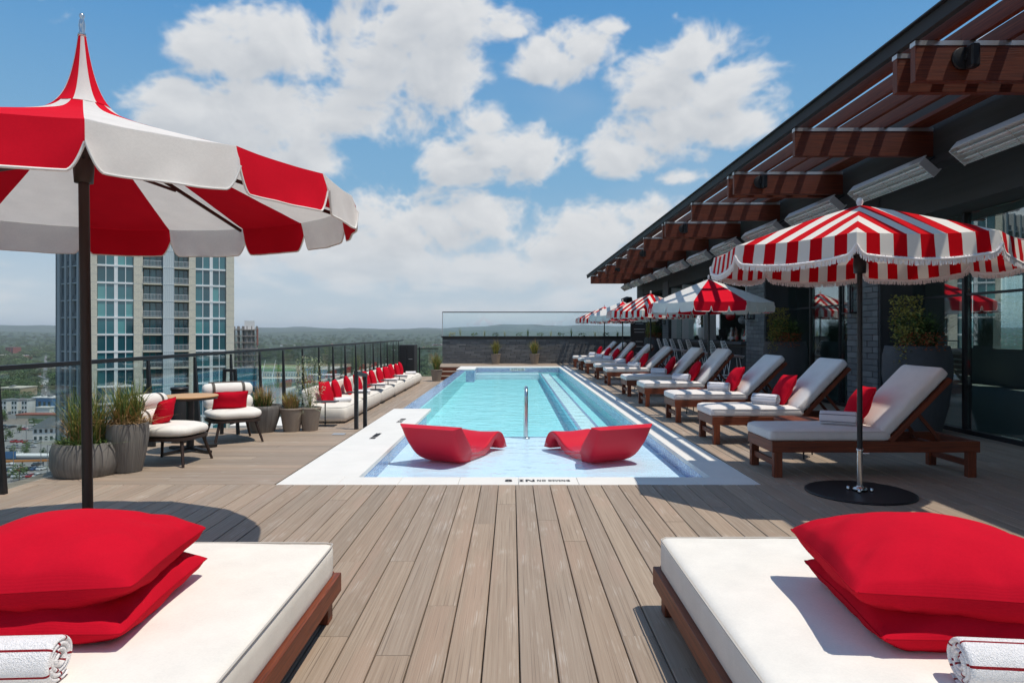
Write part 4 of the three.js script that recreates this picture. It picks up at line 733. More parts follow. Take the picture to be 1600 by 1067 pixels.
pillow('throw_pillow', 'red pillow on the lounge chair beside the grass pots', 0.29, 0.28, 0.13, [-3.49, 0.505, -6.84], [0.1, -0.12, 1.22], 'red pillows on the lounge chairs', 61, 20);
pillow('throw_pillow', 'wide red pillow on the lounge chair behind the round table', 0.25, 0.40, 0.12, [-3.37, 0.49, -8.16], [0.0, -0.95, 1.15], 'red pillows on the lounge chairs', 63, 20);
const rt = thing('pedestal_table', 'round oak topped pedestal table between the two lounge chairs', 'table', [-3.54, 0, -7.5]);
mesh('table_top', metric(lathe([[0, 0.615], [0.28, 0.615], [0.288, 0.609], [0.288, 0.597], [0, 0.597]], 48), 'x'), M.tableOak, rt); mesh('rim', lathe([[0.28, 0.596], [0.28, 0.575], [0.25, 0.572], [0, 0.572]], 48), M.bronze, rt);
mesh('column', rod(V(0, 0.03, 0), V(0, 0.575, 0), 0.04, 0.04, 18), M.black, rt); for (let k = 0; k < 4; k++) mesh('foot', bar(V(0, 0.04, 0), V(Math.cos(k * 1.571 + 0.5) * 0.33, 0.018, Math.sin(k * 1.571 + 0.5) * 0.33), 0.05, 0.03), M.black, rt);
const lan = thing('floor_lantern', 'black post lantern standing behind the oak topped table', 'lantern', [-3.95, 0, -8.1]); mesh('body', rod(V(0, 0, 0), V(0, 0.62, 0), 0.09, 0.09, 20), M.blackMatt, lan); mesh('lid', lathe([[0, 0.66], [0.1, 0.655], [0.1, 0.62], [0, 0.62]], 20), M.black, lan);
const fr = thing('folding_frame', 'black angled metal frame behind the lounge chair by the railing', 'frame', [-3.62, 0, -8.75]); for (const q of [-0.11, 0.11]) mesh('leg', bar(V(q, 0, 0.1 * q), V(q * 0.6, 0.82, 0), 0.03, 0.035), M.black, fr); mesh('crossbar', box(0.17, 0.035, 0.035, 0, 0.82, 0), M.black, fr);

// ---------- pots and plants ----------
function blades(n, h, spread, base, curl, w, sd) {
  const pos = [], idx = [], nor = [];
  for (let i = 0; i < n; i++) {
    const a = rr(0, 6.283), lean = Math.pow(rnd(), 0.8) * spread, H = h * rr(0.55, 1.05) * (1 - 0.25 * lean / (spread + 0.01)), b = Math.sqrt(rnd()) * base, a2 = rr(0, 6.283), bx = Math.cos(a2) * b, bz = Math.sin(a2) * b, W = w * rr(0.6, 1.2), N = 5, sx = -Math.sin(a), sz = Math.cos(a), k0 = pos.length / 3, cu = curl * rr(0.3, 1.3);
    for (let k = 0; k <= N; k++) { const t = k / N, out = lean * (t * 0.35 + t * t * 0.75), y = H * (t - cu * t * t * t * 0.55), ww = W * (1 - t * t) * 0.5 + 0.0004; const x = bx + Math.cos(a) * out, z = bz + Math.sin(a) * out; pos.push(x + sx * ww, y, z + sz * ww, x - sx * ww, y, z - sz * ww); if (k) idx.push(k0 + 2 * k - 2, k0 + 2 * k - 1, k0 + 2 * k, k0 + 2 * k - 1, k0 + 2 * k + 1, k0 + 2 * k); }
  }
  const g = new THREE.BufferGeometry(); g.setAttribute('position', new THREE.Float32BufferAttribute(pos, 3)); g.setIndex(idx); g.computeVertexNormals(); return g;
}
function leaves(n, f, size) {                               // small folded leaves at points given by f()
  const pos = [], idx = [];
  for (let i = 0; i < n; i++) { const p = f(), s = size * rr(0.6, 1.3), q = new THREE.Quaternion().setFromEuler(new THREE.Euler(rr(-1, 1), rr(0, 6.3), rr(-1, 1))), k = pos.length / 3; for (const c of [[0, 0, 0], [0.5, 0.12, 0.5], [0, 0, 1.4], [-0.5, 0.12, 0.5]]) { const v = V(c[0] * s, c[1] * s, c[2] * s).applyQuaternion(q).add(p); pos.push(v.x, v.y, v.z); } idx.push(k, k + 2, k + 1, k, k + 3, k + 2); }
  const g = new THREE.BufferGeometry(); g.setAttribute('position', new THREE.Float32BufferAttribute(pos, 3)); g.setIndex(idx); g.computeVertexNormals(); return g;
}
function pot(label, pos, prof, mat, soilY, soilR, group) { const o = thing('potted_plant', label, 'potted plant', pos, rr(0, 6), group); const g = lathe(prof, 40), t = g.attributes.uv; for (let i = 0; i < t.count; i++) t.setXY(i, t.getX(i) * (mat === M.potRib ? 2 : 1.8), t.getY(i)); mesh('pot', g, mat, o); mesh('soil', lathe([[0, soilY], [soilR, soilY - 0.01]], 24), M.soil, o); return o; }
const grass = (o, y, h, spread, base, n, mix) => { for (const [name, m, share, hh, sp, cu, w] of mix) { const b = mesh(name, blades(Math.round(n * share), h * hh, spread * sp, base, cu, w, 1), m, o); b.position.y = y; } };
const mixG = [['green_blades', M.leafGreen, 0.45, 1, 0.8, 0.25, 0.008], ['yellow_blades', M.leafYellow, 0.3, 0.95, 1, 0.4, 0.008], ['dry_blades', M.leafTan, 0.3, 0.7, 1.1, 0.8, 0.009]];
const ring = (r, h, wall = 0.025) => [[r * 0.55, 0], [r * 0.72, 0.005], [r * 0.93, h * 0.35], [r, h * 0.65], [r * 0.96, h - 0.01], [r * 0.94, h], [r * 0.94 - wall, h], [r * 0.94 - wall, h - 0.06]];
const p1 = pot('wide squat ribbed grey pot of tall green and yellow grass at the far left', [-3.93, 0, -6.32], [[0.25, 0], [0.27, 0.005], [0.305, 0.1], [0.30, 0.22], [0.275, 0.30], [0.25, 0.30], [0.25, 0.25]], M.potRib, 0.27, 0.26, 'potted grasses');
grass(p1, 0.26, 0.72, 0.36, 0.16, 480, mixG); grass(p1, 0.26, 0.16, 0.34, 0.24, 260, [['low_leaves', M.leafGreen, 1, 1, 1, 0.9, 0.016]]);
const p2 = pot('tall tapered ribbed grey pot of grass beside the squat pot', [-3.62, 0, -6.42], [[0.11, 0], [0.125, 0.005], [0.165, 0.2], [0.185, 0.34], [0.18, 0.45], [0.172, 0.455], [0.152, 0.455], [0.15, 0.4]], M.potRib, 0.42, 0.155, 'potted grasses');
grass(p2, 0.42, 0.56, 0.30, 0.11, 380, mixG); grass(p2, 0.42, 0.22, 0.36, 0.15, 160, [['dry_leaves', M.leafTan, 1, 1, 1, 1.3, 0.012]]);
const p3 = pot('dark ribbed bowl pot of amber grass behind the second lounge chair', [-3.28, 0, -8.98], [[0.13, 0], [0.15, 0.005], [0.2, 0.16], [0.235, 0.3], [0.235, 0.35], [0.215, 0.35], [0.21, 0.3]], M.potRib, 0.32, 0.22, 'potted grasses');
grass(p3, 0.32, 0.40, 0.25, 0.1, 300, [['amber_blades', M.leafTan, 0.5, 1, 0.6, 0.3, 0.008], ['green_blades', M.leafGreen, 0.5, 0.75, 1, 0.5, 0.012], ['yellow_blades', M.leafYellow, 0.3, 0.6, 1.1, 0.7, 0.012]]);
const tap = (r, h) => [[r * 0.66, 0], [r * 0.7, 0.004], [r, h - 0.02], [r * 1.04, h - 0.02], [r * 1.04, h], [r * 0.9, h], [r * 0.88, h - 0.05]];
const p4 = pot('taupe tapered pot of short golden grass, left of a matching pair', [-2.92, 0, -9.04], tap(0.152, 0.31), M.potTaupe, 0.28, 0.14, 'taupe tapered pots');
grass(p4, 0.28, 0.32, 0.18, 0.08, 320, [['golden_blades', M.leafTan, 0.5, 1, 1, 0.5, 0.007], ['green_blades', M.leafYellow, 0.5, 1.05, 0.8, 0.3, 0.007]]);
const p5 = pot('taupe tapered pot of airy pale flowering shrub, right of a matching pair', [-2.70, 0, -9.12], tap(0.145, 0.31), M.potTaupe, 0.28, 0.13, 'taupe tapered pots');
{ const st = []; for (let i = 0; i < 22; i++) { const a = rr(0, 6.3), r = rr(0.03, 0.2), h = rr(0.4, 0.66); st.push(tube([V(0, 0.28, 0), V(Math.cos(a) * r * 0.4, 0.28 + h * 0.5, Math.sin(a) * r * 0.4), V(Math.cos(a) * r, 0.28 + h, Math.sin(a) * r)], 0.0025, 8, 4)); } mesh('stems', merge(st), M.leafYellow, p5);
  const bush = () => { const h = rr(0.02, 0.68), a = rr(0, 6.3), r = Math.sqrt(rnd()) * (0.1 + 0.13 * Math.sin(Math.min(1, h / 0.68) * 2.6)); return V(Math.cos(a) * r, 0.3 + h, Math.sin(a) * r); };
  mesh('leaves', leaves(900, bush, 0.014), M.leafPale, p5); mesh('green_leaves', leaves(500, bush, 0.015), M.leafGreen, p5); grass(p5, 0.27, 0.14, 0.26, 0.08, 60, [['trailing_blades', M.leafPale, 1, 1, 1, 3.2, 0.008]]); }
const farMix = [['green_blades', M.leafGreen, 0.6, 1, 0.8, 0.25, 0.014], ['yellow_blades', M.leafYellow, 0.5, 1.05, 1, 0.3, 0.012], ['dry_tips', M.leafTan, 0.2, 1.12, 0.7, 0.2, 0.01]];
for (const [x, y, d, h, lab] of [[-2.74, LOW, 24.75, 0.42, 'taupe pot of tall grass beside the far wooden steps'], [-0.68, 0, 28.5, 0.42, 'taupe pot of grass against the far brick wall, left one'], [0.94, 0, 28.5, 0.42, 'taupe pot of grass against the far brick wall, right one']]) { const p = pot(lab, [x, y, -d], tap(0.21, h), M.potTaupe, h - 0.04, 0.19, 'taupe pots at the far end'); grass(p, h - 0.04, 0.72, 0.34, 0.1, 300, farMix); }
// big dark planters against the pavilion
const bigPot = (lab, x, d, kind) => { const o = pot(lab, [x, 0, -d], [[0.26, 0], [0.28, 0.01], [0.36, 0.35], [0.41, 0.75], [0.405, 1.0], [0.375, 1.13], [0.34, 1.13], [0.33, 1.05]], M.potDark, 1.06, 0.35, 'tall dark planters'); 
  const P = (cx, cy, cz, r, h) => () => { const a = rr(0, 6.3), q = Math.sqrt(rnd()) * r; return V(cx + Math.cos(a) * q, cy + (rnd() - 0.3) * h, cz + Math.sin(a) * q); };
  o.rotation.y = 0; mesh('leafy_bush', leaves(900, P(-0.16, 1.4, 0.05, 0.2, 0.55), 0.026), M.leafYellow, o); mesh('leafy_bush', leaves(500, P(-0.1, 1.28, 0.1, 0.27, 0.4), 0.028), M.leafGreen, o); mesh('orange_flowers', leaves(500, P(-0.05, 1.12, 0.22, 0.26, 0.26), 0.022), M.leafOrange, o);
  const b = mesh('tall_grass', blades(420, 0.72, 0.42, 0.12, 0.35, 0.008, 1), M.leafDark, o); b.position.set(0.14, 1.06, -0.05); const t = mesh('trailing_leaves', leaves(260, P(-0.3, 1.05, 0.2, 0.12, 0.5), 0.022), M.leafYellow, o); return o; };
bigPot('tall dark barrel planter of grass and flowers behind the nearest chaise longue', 5.33, 8.98);
bigPot('tall dark barrel planter of grass beside the bar opening', 5.33, 13.3);
bigPot('tall dark barrel planter near the far end of the pavilion', 5.33, 25.4);
// flower vase on the bar
const vase = thing('flower_vase', 'pale vase of pink flowers on the bar counter', 'vase', [5.7, 1.086, -20.35]); mesh('vase', lathe([[0, 0], [0.1, 0], [0.14, 0.12], [0.15, 0.28], [0.12, 0.38], [0.10, 0.38]], 24), S([0.5, 0.48, 0.44], 0.6), vase);
{ const f = () => { const a = rr(0, 6.3), r = rr(0, 0.18); return V(Math.cos(a) * r, 0.45 + rr(0, 0.4), Math.sin(a) * r); }; mesh('leaves', leaves(220, f, 0.035), M.leafGreen, vase); mesh('flowers', leaves(120, f, 0.03), S([0.6, 0.3, 0.3], 0.8, { side: THREE.DoubleSide }), vase); }
// sprigs growing in the planter behind the far wall
for (let i = 0; i < 16; i++) { const o = thing('wall_top_plant', 'small green plant in the planter on top of the far wall', 'plant', [-2.6 + i * 0.47 + rr(-0.1, 0.1), 1.165, -28.98], 0, 'plants on the far wall'); if (i % 2) mesh('blades', blades(36, rr(0.25, 0.48), 0.12, 0.03, 0.2, 0.008, 1), pick([M.leafPale, M.leafGreen]), o); else mesh('leaves', leaves(60, () => V(rr(-0.13, 0.13), rr(0, 0.14), rr(-0.06, 0.06)), 0.035), pick([M.leafGreen, M.leafDark, M.leafYellow]), o); }

// ---------- bar stools ----------
let stoolSrc; const stoolN = ['nearest', 'second', 'third', 'fourth', 'fifth', 'sixth', 'seventh', 'farthest'];
[15.4, 16.4, 17.2, 18.5, 19.4, 20.4, 21.3, 22.2].forEach((d, i) => {
  const lab = `white wire bar stool at the bar counter, ${stoolN[i]} of eight`, pos = [4.98, 0, -d]; if (stoolSrc) return copyOf(stoolSrc, lab, pos, rr(-0.1, 0.1));
  const o = stoolSrc = thing('bar_stool', lab, 'bar stool', pos, 0, 'white bar stools');
  const sh = (s, q) => { const k = Math.min(1, s / 0.5); const x = s < 0.5 ? 0.2 - s * 0.72 : -0.16 - (s - 0.5) * 0.22, y = s < 0.5 ? 0.75 + 0.02 * Math.sin(s * 6) - 0.02 : 0.77 + (s - 0.5) * 0.66, w = s < 0.5 ? 0.21 : 0.21 - 0.09 * Math.pow((s - 0.5) * 2, 2); return V(x + 0.05 * q * q * (s < 0.5 ? 0 : 1), y + 0.05 * q * q * (s < 0.5 ? 1 : 0.3), q * w); };
  const w = []; for (let k = -4; k <= 4; k++) { const p = []; for (let s = 0; s <= 1.001; s += 0.1) p.push(sh(s, k / 4)); w.push(tube(p, Math.abs(k) === 4 ? 0.007 : 0.0042, 14, 4)); } for (let s = 0; s <= 1.001; s += 0.1) { const p = []; for (let k = -4; k <= 4; k += 2) p.push(sh(s, k / 4)); w.push(tube(p, s < 0.01 || s > 0.99 ? 0.007 : 0.0042, 10, 4)); }
  mesh('wire_shell', merge(w), M.wireWhite, o); const c = mesh('seat_pad', pad(0.34, 0.035, 0.34, 0.014, 0.004, 1), S([0.42, 0.30, 0.29], 0.9), o); c.position.set(0.03, 0.775, 0);
  for (const a of [-1, 1]) for (const b of [-1, 1]) mesh('leg', rod(V(0.02 + a * 0.22, 0, b * 0.22), V(0.02 + a * 0.1, 0.735, b * 0.1), 0.009), M.wireWhite, o);
  mesh('footrest', tube([V(-0.14, 0.28, -0.16), V(0.18, 0.28, -0.16), V(0.18, 0.28, 0.16), V(-0.14, 0.28, 0.16)], 0.008, 40, 5, true), M.wireWhite, o);
});

// ---------- the city below ----------
const GY = -55, far = (y) => (EYE - GY) * FOCAL / (y - 520), gx = (x, d) => (x - 800) * d / FOCAL;
// terrain: one sheet out to the hills
{
  const N = 150, g = new THREE.PlaneGeometry(1, 1, N, N), p = g.attributes.position, t = g.attributes.uv;
  for (let i = 0; i < p.count; i++) {
    const a = t.getX(i) * 2 - 1, b = t.getY(i) * 2 - 1, x = Math.sign(a) * Math.pow(Math.abs(a), 1.7) * 12500, z = -Math.sign(b) * Math.pow(Math.abs(b), 1.7) * 12500, r = Math.hypot(x, z);
    const hill = sstep(2600, 8000, r) * (62 + 90 * fbm(x / 2300 + 7, 1.3, z / 2300, 4)) + sstep(6500, 11500, r) * (46 + 190 * fbm(x / 1900, 9, z / 1900, 3)), roll = sstep(1500, 3500, r) * 14 * fbm(x / 700, 3, z / 700, 3);
    p.setXYZ(i, x, GY + Math.max(0, hill) + roll, z); t.setXY(i, x, z);
  }
  g.computeVertexNormals(); structure('ground', g, S([1, 1, 1], 0.95, { map: land, bumpMap: landBump, bumpScale: 6 }));
}
const CM = { road: S([0.17, 0.17, 0.17], 0.95, { map: asphalt }), lot: S([0.24, 0.235, 0.225], 0.95, { map: asphalt }), dirt: S([0.22, 0.19, 0.16], 0.95, { map: asphalt }), brick: S([0.26, 0.075, 0.05], 0.9), tan: S([0.48, 0.36, 0.23], 0.9), white: S([0.70, 0.69, 0.67], 0.85), grey: S([0.20, 0.21, 0.22], 0.85), slate: S([0.085, 0.10, 0.11], 0.85), blue: S([0.05, 0.16, 0.33], 0.7), orange: S([0.62, 0.23, 0.04], 0.7), green: S([0.13, 0.30, 0.035], 0.9), cream: S([0.55, 0.50, 0.41], 0.9), win: Ph([0.03, 0.05, 0.06], 0.1), river: Ph([0.02, 0.085, 0.09], 0.08), paint: S([0.75, 0.75, 0.72], 0.8) };
const sheet = (name, pts, mat, y) => { const s = new THREE.Shape(pts.map(([px, py]) => { const d = far(py); return new THREE.Vector2(gx(px, d), d); })), g = new THREE.ShapeGeometry(s); g.rotateX(-Math.PI / 2); const uv = g.attributes.uv, o = structure(name, g, mat); o.position.y = GY + y; return o; };
sheet('parking_lot', [[-120, 800], [150, 800], [140, 690], [110, 662], [-60, 662]], CM.lot, 0.15);
sheet('dirt_yard', [[-20, 662], [45, 664], [40, 646], [-20, 640]], CM.dirt, 0.18);
sheet('road', [[58, 655], [84, 655], [74, 588], [72, 556], [69, 556], [66, 588]], CM.road, 0.22);
sheet('road', [[-100, 655], [130, 655], [130, 648], [-100, 648]], CM.road, 0.2);
sheet('road', [[-60, 600], [110, 592], [110, 589], [-60, 596]], CM.road, 0.24);
sheet('river', [[380, 640], [520, 625], [560, 600], [500, 592], [395, 592], [360, 610]], CM.river, 0.2);
sheet('river_bank', [[395, 592], [520, 592], [560, 586], [395, 588]], CM.cream, 0.3);
sheet('field', [[400, 577], [480, 577], [470, 571], [405, 571]], CM.green, 0.3);
for (let i = 0; i < 8; i++) { sheet('lane_mark', [[70.2, 648 - i * 9], [71.2, 648 - i * 9], [71.1, 644 - i * 9], [70.3, 644 - i * 9]], CM.paint, 0.3); }

const winG = new THREE.BoxGeometry(1, 1, 0.12);
function block(name, label, px, py, wpx, hpx, depth, wallM, roofM, o = {}) {
  const d = far(py), w = wpx * d / FOCAL, h = hpx * d / FOCAL, b = thing(name, label, 'building', [gx(px, d), GY, -d - depth / 2], o.turn ?? 0, o.group);
  mesh('wall', box(w, h, depth, 0, h / 2, 0), wallM, b);
  if (o.hip) { const e = 0.8, rh = o.hip, g = new THREE.BufferGeometry(), X = w / 2 + e, Z = depth / 2 + e, rx = Math.max(0.5, w / 2 - depth * 0.35); const P = [[-X, 0, Z], [X, 0, Z], [X, 0, -Z], [-X, 0, -Z], [-rx, rh, 0], [rx, rh, 0]], F = [[0, 1, 5], [0, 5, 4], [1, 2, 5], [2, 3, 4], [2, 4, 5], [3, 0, 4], [0, 2, 1], [0, 3, 2]]; g.setAttribute('position', new THREE.Float32BufferAttribute(F.flat().flatMap(i => P[i]), 3)); g.computeVertexNormals(); const r = mesh('roof', g, roofM, b); r.position.y = h; mesh('chimney', box(0.9, 2, 0.9, rx * 0.3, h + rh, -1), CM.brick, b); }
  else { mesh('roof', box(w + 0.6, 0.7, depth + 0.6, 0, h + 0.35, 0), roofM, b); for (let i = 0; i < (o.units ?? 2); i++) mesh('roof_unit', box(rr(1.5, 3), rr(1, 2), rr(1.5, 3), rr(-0.35, 0.35) * w, h + 1.3, rr(-0.3, 0.3) * depth), CM.grey, b); }
  if (o.rows) for (let r = 0; r < o.rows; r++) for (let c = 0; c < o.cols; c++) { const m = mesh('window', winG, CM.win, b); const cw = w / o.cols, ch = h / o.rows; m.scale.set(cw * 0.5, ch * 0.5, 1); m.position.set(-w / 2 + cw * (c + 0.5), ch * (r + 0.52), depth / 2 + 0.03); }
  return b;
}
block('hip_roof_house', 'large pale house with grey hip roof beside the parking lot', 70, 690, 44, 22, 13, CM.white, CM.slate, { hip: 4.5, rows: 2, cols: 6, turn: 0.25 });
for (const [px, w, n] of [[4, 10, 'left'], [21, 9, 'middle'], [37, 9, 'right']]) block('row_house', `narrow white row house on the slope, ${n} of three`, px, 648, w, 22, 10, CM.white, CM.grey, { rows: 3, cols: 2, units: 0, group: 'white row houses' });
block('store_building', 'blue and white low building by the road', 67, 646, 34, 24, 14, CM.blue, CM.white, { rows: 1, cols: 4, units: 3, turn: -0.15 });
block('annex', 'small white annex in front of the blue building', 66, 647.5, 21, 10, 5, CM.white, CM.white, { units: 0 });
block('long_shed', 'long low brown roofed shed behind the hip roof house', 62, 655, 76, 6, 9, CM.cream, CM.brick, { units: 0 });
block('apartment_house', 'tan flat roofed apartment house among trees', 12, 620, 36, 13, 22, CM.tan, CM.cream, { rows: 3, cols: 9 });
block('terrace_houses', 'long white terrace of houses under one grey roof', 22, 602, 74, 9, 16, CM.white, CM.grey, { rows: 2, cols: 12 });
block('warehouse', 'long cream warehouse with flat roof behind the terrace', 12, 577, 56, 4, 30, CM.cream, CM.white, {});
block('brick_hall', 'long red brick hall left of the far road', 4, 561, 22, 6, 25, CM.brick, CM.cream, { rows: 2, cols: 5 });
block('brick_hall', 'long red brick hall nearer the far road', 29, 561, 15, 5, 25, CM.brick, CM.cream, { rows: 2, cols: 4 });
block('brick_tower', 'red brick tower block rising from trees at the far left', 13.5, 553, 12, 10, 30, CM.brick, CM.brick, { rows: 4, cols: 3 });
const church = block('church', 'small white church with pink spire beyond the road', 87, 556, 12, 3.4, 20, CM.cream, CM.cream, { units: 0 });
mesh('tower', box(9, 20, 9, 3, 10, 0), CM.white, church); mesh('spire', move(new THREE.ConeGeometry(6, 16, 4), 3, 28, 0), S([0.45, 0.2, 0.19], 0.9), church);
block('school', 'long white building on the wooded slope', 65, 546, 22, 2.6, 30, CM.white, CM.white, {});
[[8, 534.5, 7], [24, 533, 9], [90, 533.5, 10], [93, 529, 5], [55, 531, 4], [436, 534, 9], [447, 541, 20], [497, 531, 30], [664, 528, 14], [683, 540, 13], [664, 545, 9], [645, 528, 10], [575, 545, 14], [540, 547, 10], [512, 552, 9], [420, 548, 12], [610, 548, 9]].forEach(([x, y, w], i) => block('distant_building', `small pale building far off among the trees, ${i < 5 ? 'left of the tower' : 'right of the tower'}`, x, y, w, 2.4, 35, pick([CM.white, CM.cream, CM.brick, CM.white]), pick([CM.white, CM.cream, CM.brick]), { units: 0, group: i < 5 ? 'distant buildings left of the tower' : 'distant buildings right of the tower' }));
for (let i = 0; i < 26; i++) { const px = rr(-10, 96), py = pick([548, 552, 558, 566, 572, 581, 586, 597, 612, 634]) + rr(-3, 3); if (px > 60 && px < 80) continue; block('small_house', 'small house with pitched roof among the trees left of the tower', px, py, Math.max(4, (py - 520) * 0.13), (py - 520) * 0.045 + 1, 9, pick([CM.white, CM.cream, CM.tan, CM.brick]), pick([CM.slate, CM.grey, CM.brick]), { hip: 3, rows: 1, cols: 3, turn: rr(-0.6, 0.6), group: 'small houses left of the tower' }); }
for (let i = 0; i < 22; i++) { const px = rr(400, 690), py = pick([540, 546, 553, 560, 566, 580, 600]) + rr(-3, 3); if (px < 575 && py > 566) continue; block('small_house', 'small house with pitched roof among the trees beyond the sofas', px, py, Math.max(4, (py - 520) * 0.16), (py - 520) * 0.045 + 1, 9, pick([CM.white, CM.cream, CM.tan, CM.white]), pick([CM.slate, CM.grey, CM.brick]), { hip: 3, rows: 1, cols: 3, turn: rr(-0.6, 0.6), group: 'small houses beyond the sofas' }); }
// riverside hall with arcade, green stepped roof and white masts
const hall = block('riverside_hall', 'tan arcaded hall with bright green roof across the river', 437, 590, 66, 8, 26, CM.tan, CM.cream, { rows: 1, cols: 16, units: 0 });
for (let i = 0; i < 3; i++) mesh('roof_terrace', box(50, 2.4, 8, -1, 8.6 + i * 2.4, 4 - i * 5), i === 1 ? S([0.33, 0.34, 0.06], 0.9) : CM.green, hall); mesh('end_block', box(7, 15, 10, 23, 7.5, 5), CM.tan, hall);
for (const x of [-22, -9]) { const m = mesh('mast', rod(V(x, 0, 16), V(x + 4, 22, 14), 0.6, 0.4), CM.white, hall); }
block('river_shed', 'long white roofed shed on the far river bank', 500, 592, 44, 5, 30, CM.white, CM.white, { units: 0 });
[[480, 608, 30, 'left'], [530, 600, 28, 'middle'], [566, 594, 22, 'right']].forEach(([x, y, w, n]) => block('bank_house', `flat roofed pale house near the river, ${n} of three`, x, y, w, 10, 16, CM.cream, CM.brick, { rows: 2, cols: 5, group: 'houses near the river' }));

// long canopy, blue sign board and orange beam in the parking lot
const can = block('station_canopy', 'long flat grey canopy across the parking lot', 28, 722, 92, 8, 5, CM.grey, CM.white, { units: 0 });
mesh('sign_board', box(6.5, 3, 0.4, -4, 3.2, 3.2), CM.blue, can);
const beamD = far(733); const ob = thing('crane_beam', 'long orange steel beam above the parked cars', 'beam', [gx(34, beamD), GY, -beamD], 0.12); mesh('beam', box(34, 0.8, 0.8, 0, 3.4, 0), CM.orange, ob); for (let i = 0; i < 5; i++) mesh('post', box(0.4, 3, 0.4, -16 + i * 8, 1.5, 0), CM.grey, ob);
[[20, 745], [63, 735], [40, 700], [73, 748]].forEach(([x, y], i) => { const d = far(y), o = thing('street_lamp', `tall street lamp in the parking lot, ${['by the green tree', 'by the orange beam', 'near the hip roof house', 'beside the squat pot'][i]}`, 'street lamp', [gx(x, d), GY, -d]); mesh('post', rod(V(0, 0, 0), V(0, 13, 0), 0.16, 0.1), CM.grey, o); mesh('arm', rod(V(0, 12.8, 0), V(2.2, 13.2, 0), 0.09), CM.grey, o); mesh('lamp_head', box(1.2, 0.25, 0.5, 2.4, 13.2, 0), CM.white, o); });

// parked cars
const carPaint = [['white', [0.75, 0.75, 0.74]], ['silver', [0.42, 0.43, 0.44]], ['dark', [0.03, 0.032, 0.035]], ['red', [0.42, 0.03, 0.03]], ['blue', [0.04, 0.09, 0.22]]].map(([n, c]) => [n, Ph(c, 0.3, { clearcoat: 0.6 })]);
const carBody = (() => { const s = new THREE.Shape([[-2.2, 0.35], [-2.25, 0.75], [-2.1, 0.95], [-1.2, 1.02], [1.1, 1.0], [2.1, 0.85], [2.25, 0.6], [2.2, 0.35]].map(p => new THREE.Vector2(...p))); const g = new THREE.ExtrudeGeometry(s, { depth: 1.66, bevelEnabled: true, bevelSize: 0.06, bevelThickness: 0.06, bevelSegments: 1 }); return move(g, 0, 0, -0.83); })();
const carCabin = (() => { const s = new THREE.Shape([[-1.8, 1.0], [-1.2, 1.45], [0.4, 1.47], [1.15, 1.0]].map(p => new THREE.Vector2(...p))); return move(new THREE.ExtrudeGeometry(s, { depth: 1.45, bevelEnabled: false }), 0, 0, -0.725); })();
const carRoof = box(1.5, 0.05, 1.4, -0.4, 1.48, 0), wheelG = (() => { const g = new THREE.CylinderGeometry(0.33, 0.33, 0.22, 14); g.rotateX(Math.PI / 2); return g; })();
function car(px, py, k, turn, where) { const d = far(py), [n, m] = carPaint[k], o = thing('parked_car', `${n} car parked ${where}`, 'car', [gx(px, d), GY + 0.16, -d], turn, `${n} cars parked ${where}`); mesh('body', carBody, m, o); mesh('windows', carCabin, CM.win, o); mesh('roof', carRoof, m, o); for (const x of [-1.4, 1.4]) for (const z of [-0.78, 0.78]) { const w = mesh('wheel', wheelG, M.ink, o); w.position.set(x, 0.33, z); } }
for (let i = 0; i < 7; i++) car(2 + i * 10.5, 737 - i * 0.4, Math.floor(rnd() * 5), 1.4 + rr(-0.1, 0.1), 'in the row under the orange beam');
for (let i = 0; i < 6; i++) car(4 + i * 11, 746, Math.floor(rnd() * 5), 1.45 + rr(-0.1, 0.1), 'in the nearest row of the lot');
for (let i = 0; i < 5; i++) car(22 + i * 9, 692 + rr(-1, 1), Math.floor(rnd() * 5), 1.5 + rr(-0.2, 0.2), 'in front of the hip roof house');
for (let i = 0; i < 5; i++) car(16 + i * 8, 700 + rr(-1, 1), Math.floor(rnd() * 3), 0.1 + rr(-0.1, 0.1), 'in the middle of the lot');
for (let i = 0; i < 16; i++) car(rr(2, 74), pick([668, 672, 678, 709, 714, 728]) + rr(-1, 1), Math.floor(rnd() * 5), pick([0.1, 1.5]) + rr(-0.15, 0.15), 'loosely about the lot');
for (let i = 0; i < 3; i++) car(69 + i * 1.5, 618 - i * 14, [3, 0, 1][i], 1.55, 'on the road leading away');

// trees
const crownG = [0, 1, 2].map(q => { const lobes = []; for (let i = 0; i < 9; i++) lobes.push([rr(-2.4, 2.4), rr(2.6, 7.4), rr(-2.4, 2.4), rr(1.3, 2.3)]); return leaves(420, () => { const l = pick(lobes), v = V(rr(-1, 1), rr(-1, 1), rr(-1, 1)); v.normalize().multiplyScalar(l[3] * Math.pow(rnd(), 0.35)); return V(l[0] + v.x, l[1] + v.y, l[2] + v.z); }, 0.55); });
const trunkG = merge([rod(V(0, 0, 0), V(0.1, 3.4, 0), 0.28, 0.17, 7), rod(V(0.1, 3.2, 0), V(1.4, 5.6, 0.4), 0.14, 0.06, 5), rod(V(0.1, 3.2, 0), V(-1.2, 6, -0.5), 0.14, 0.06, 5), rod(V(0.1, 3.3, 0), V(0.2, 7, 0.3), 0.13, 0.05, 5)]);
const crownM = [S([0.075, 0.13, 0.035], 0.85, { side: THREE.DoubleSide }), S([0.05, 0.10, 0.03], 0.85, { side: THREE.DoubleSide }), S([0.10, 0.16, 0.04], 0.85, { side: THREE.DoubleSide })], bark = S([0.09, 0.065, 0.045], 0.95);
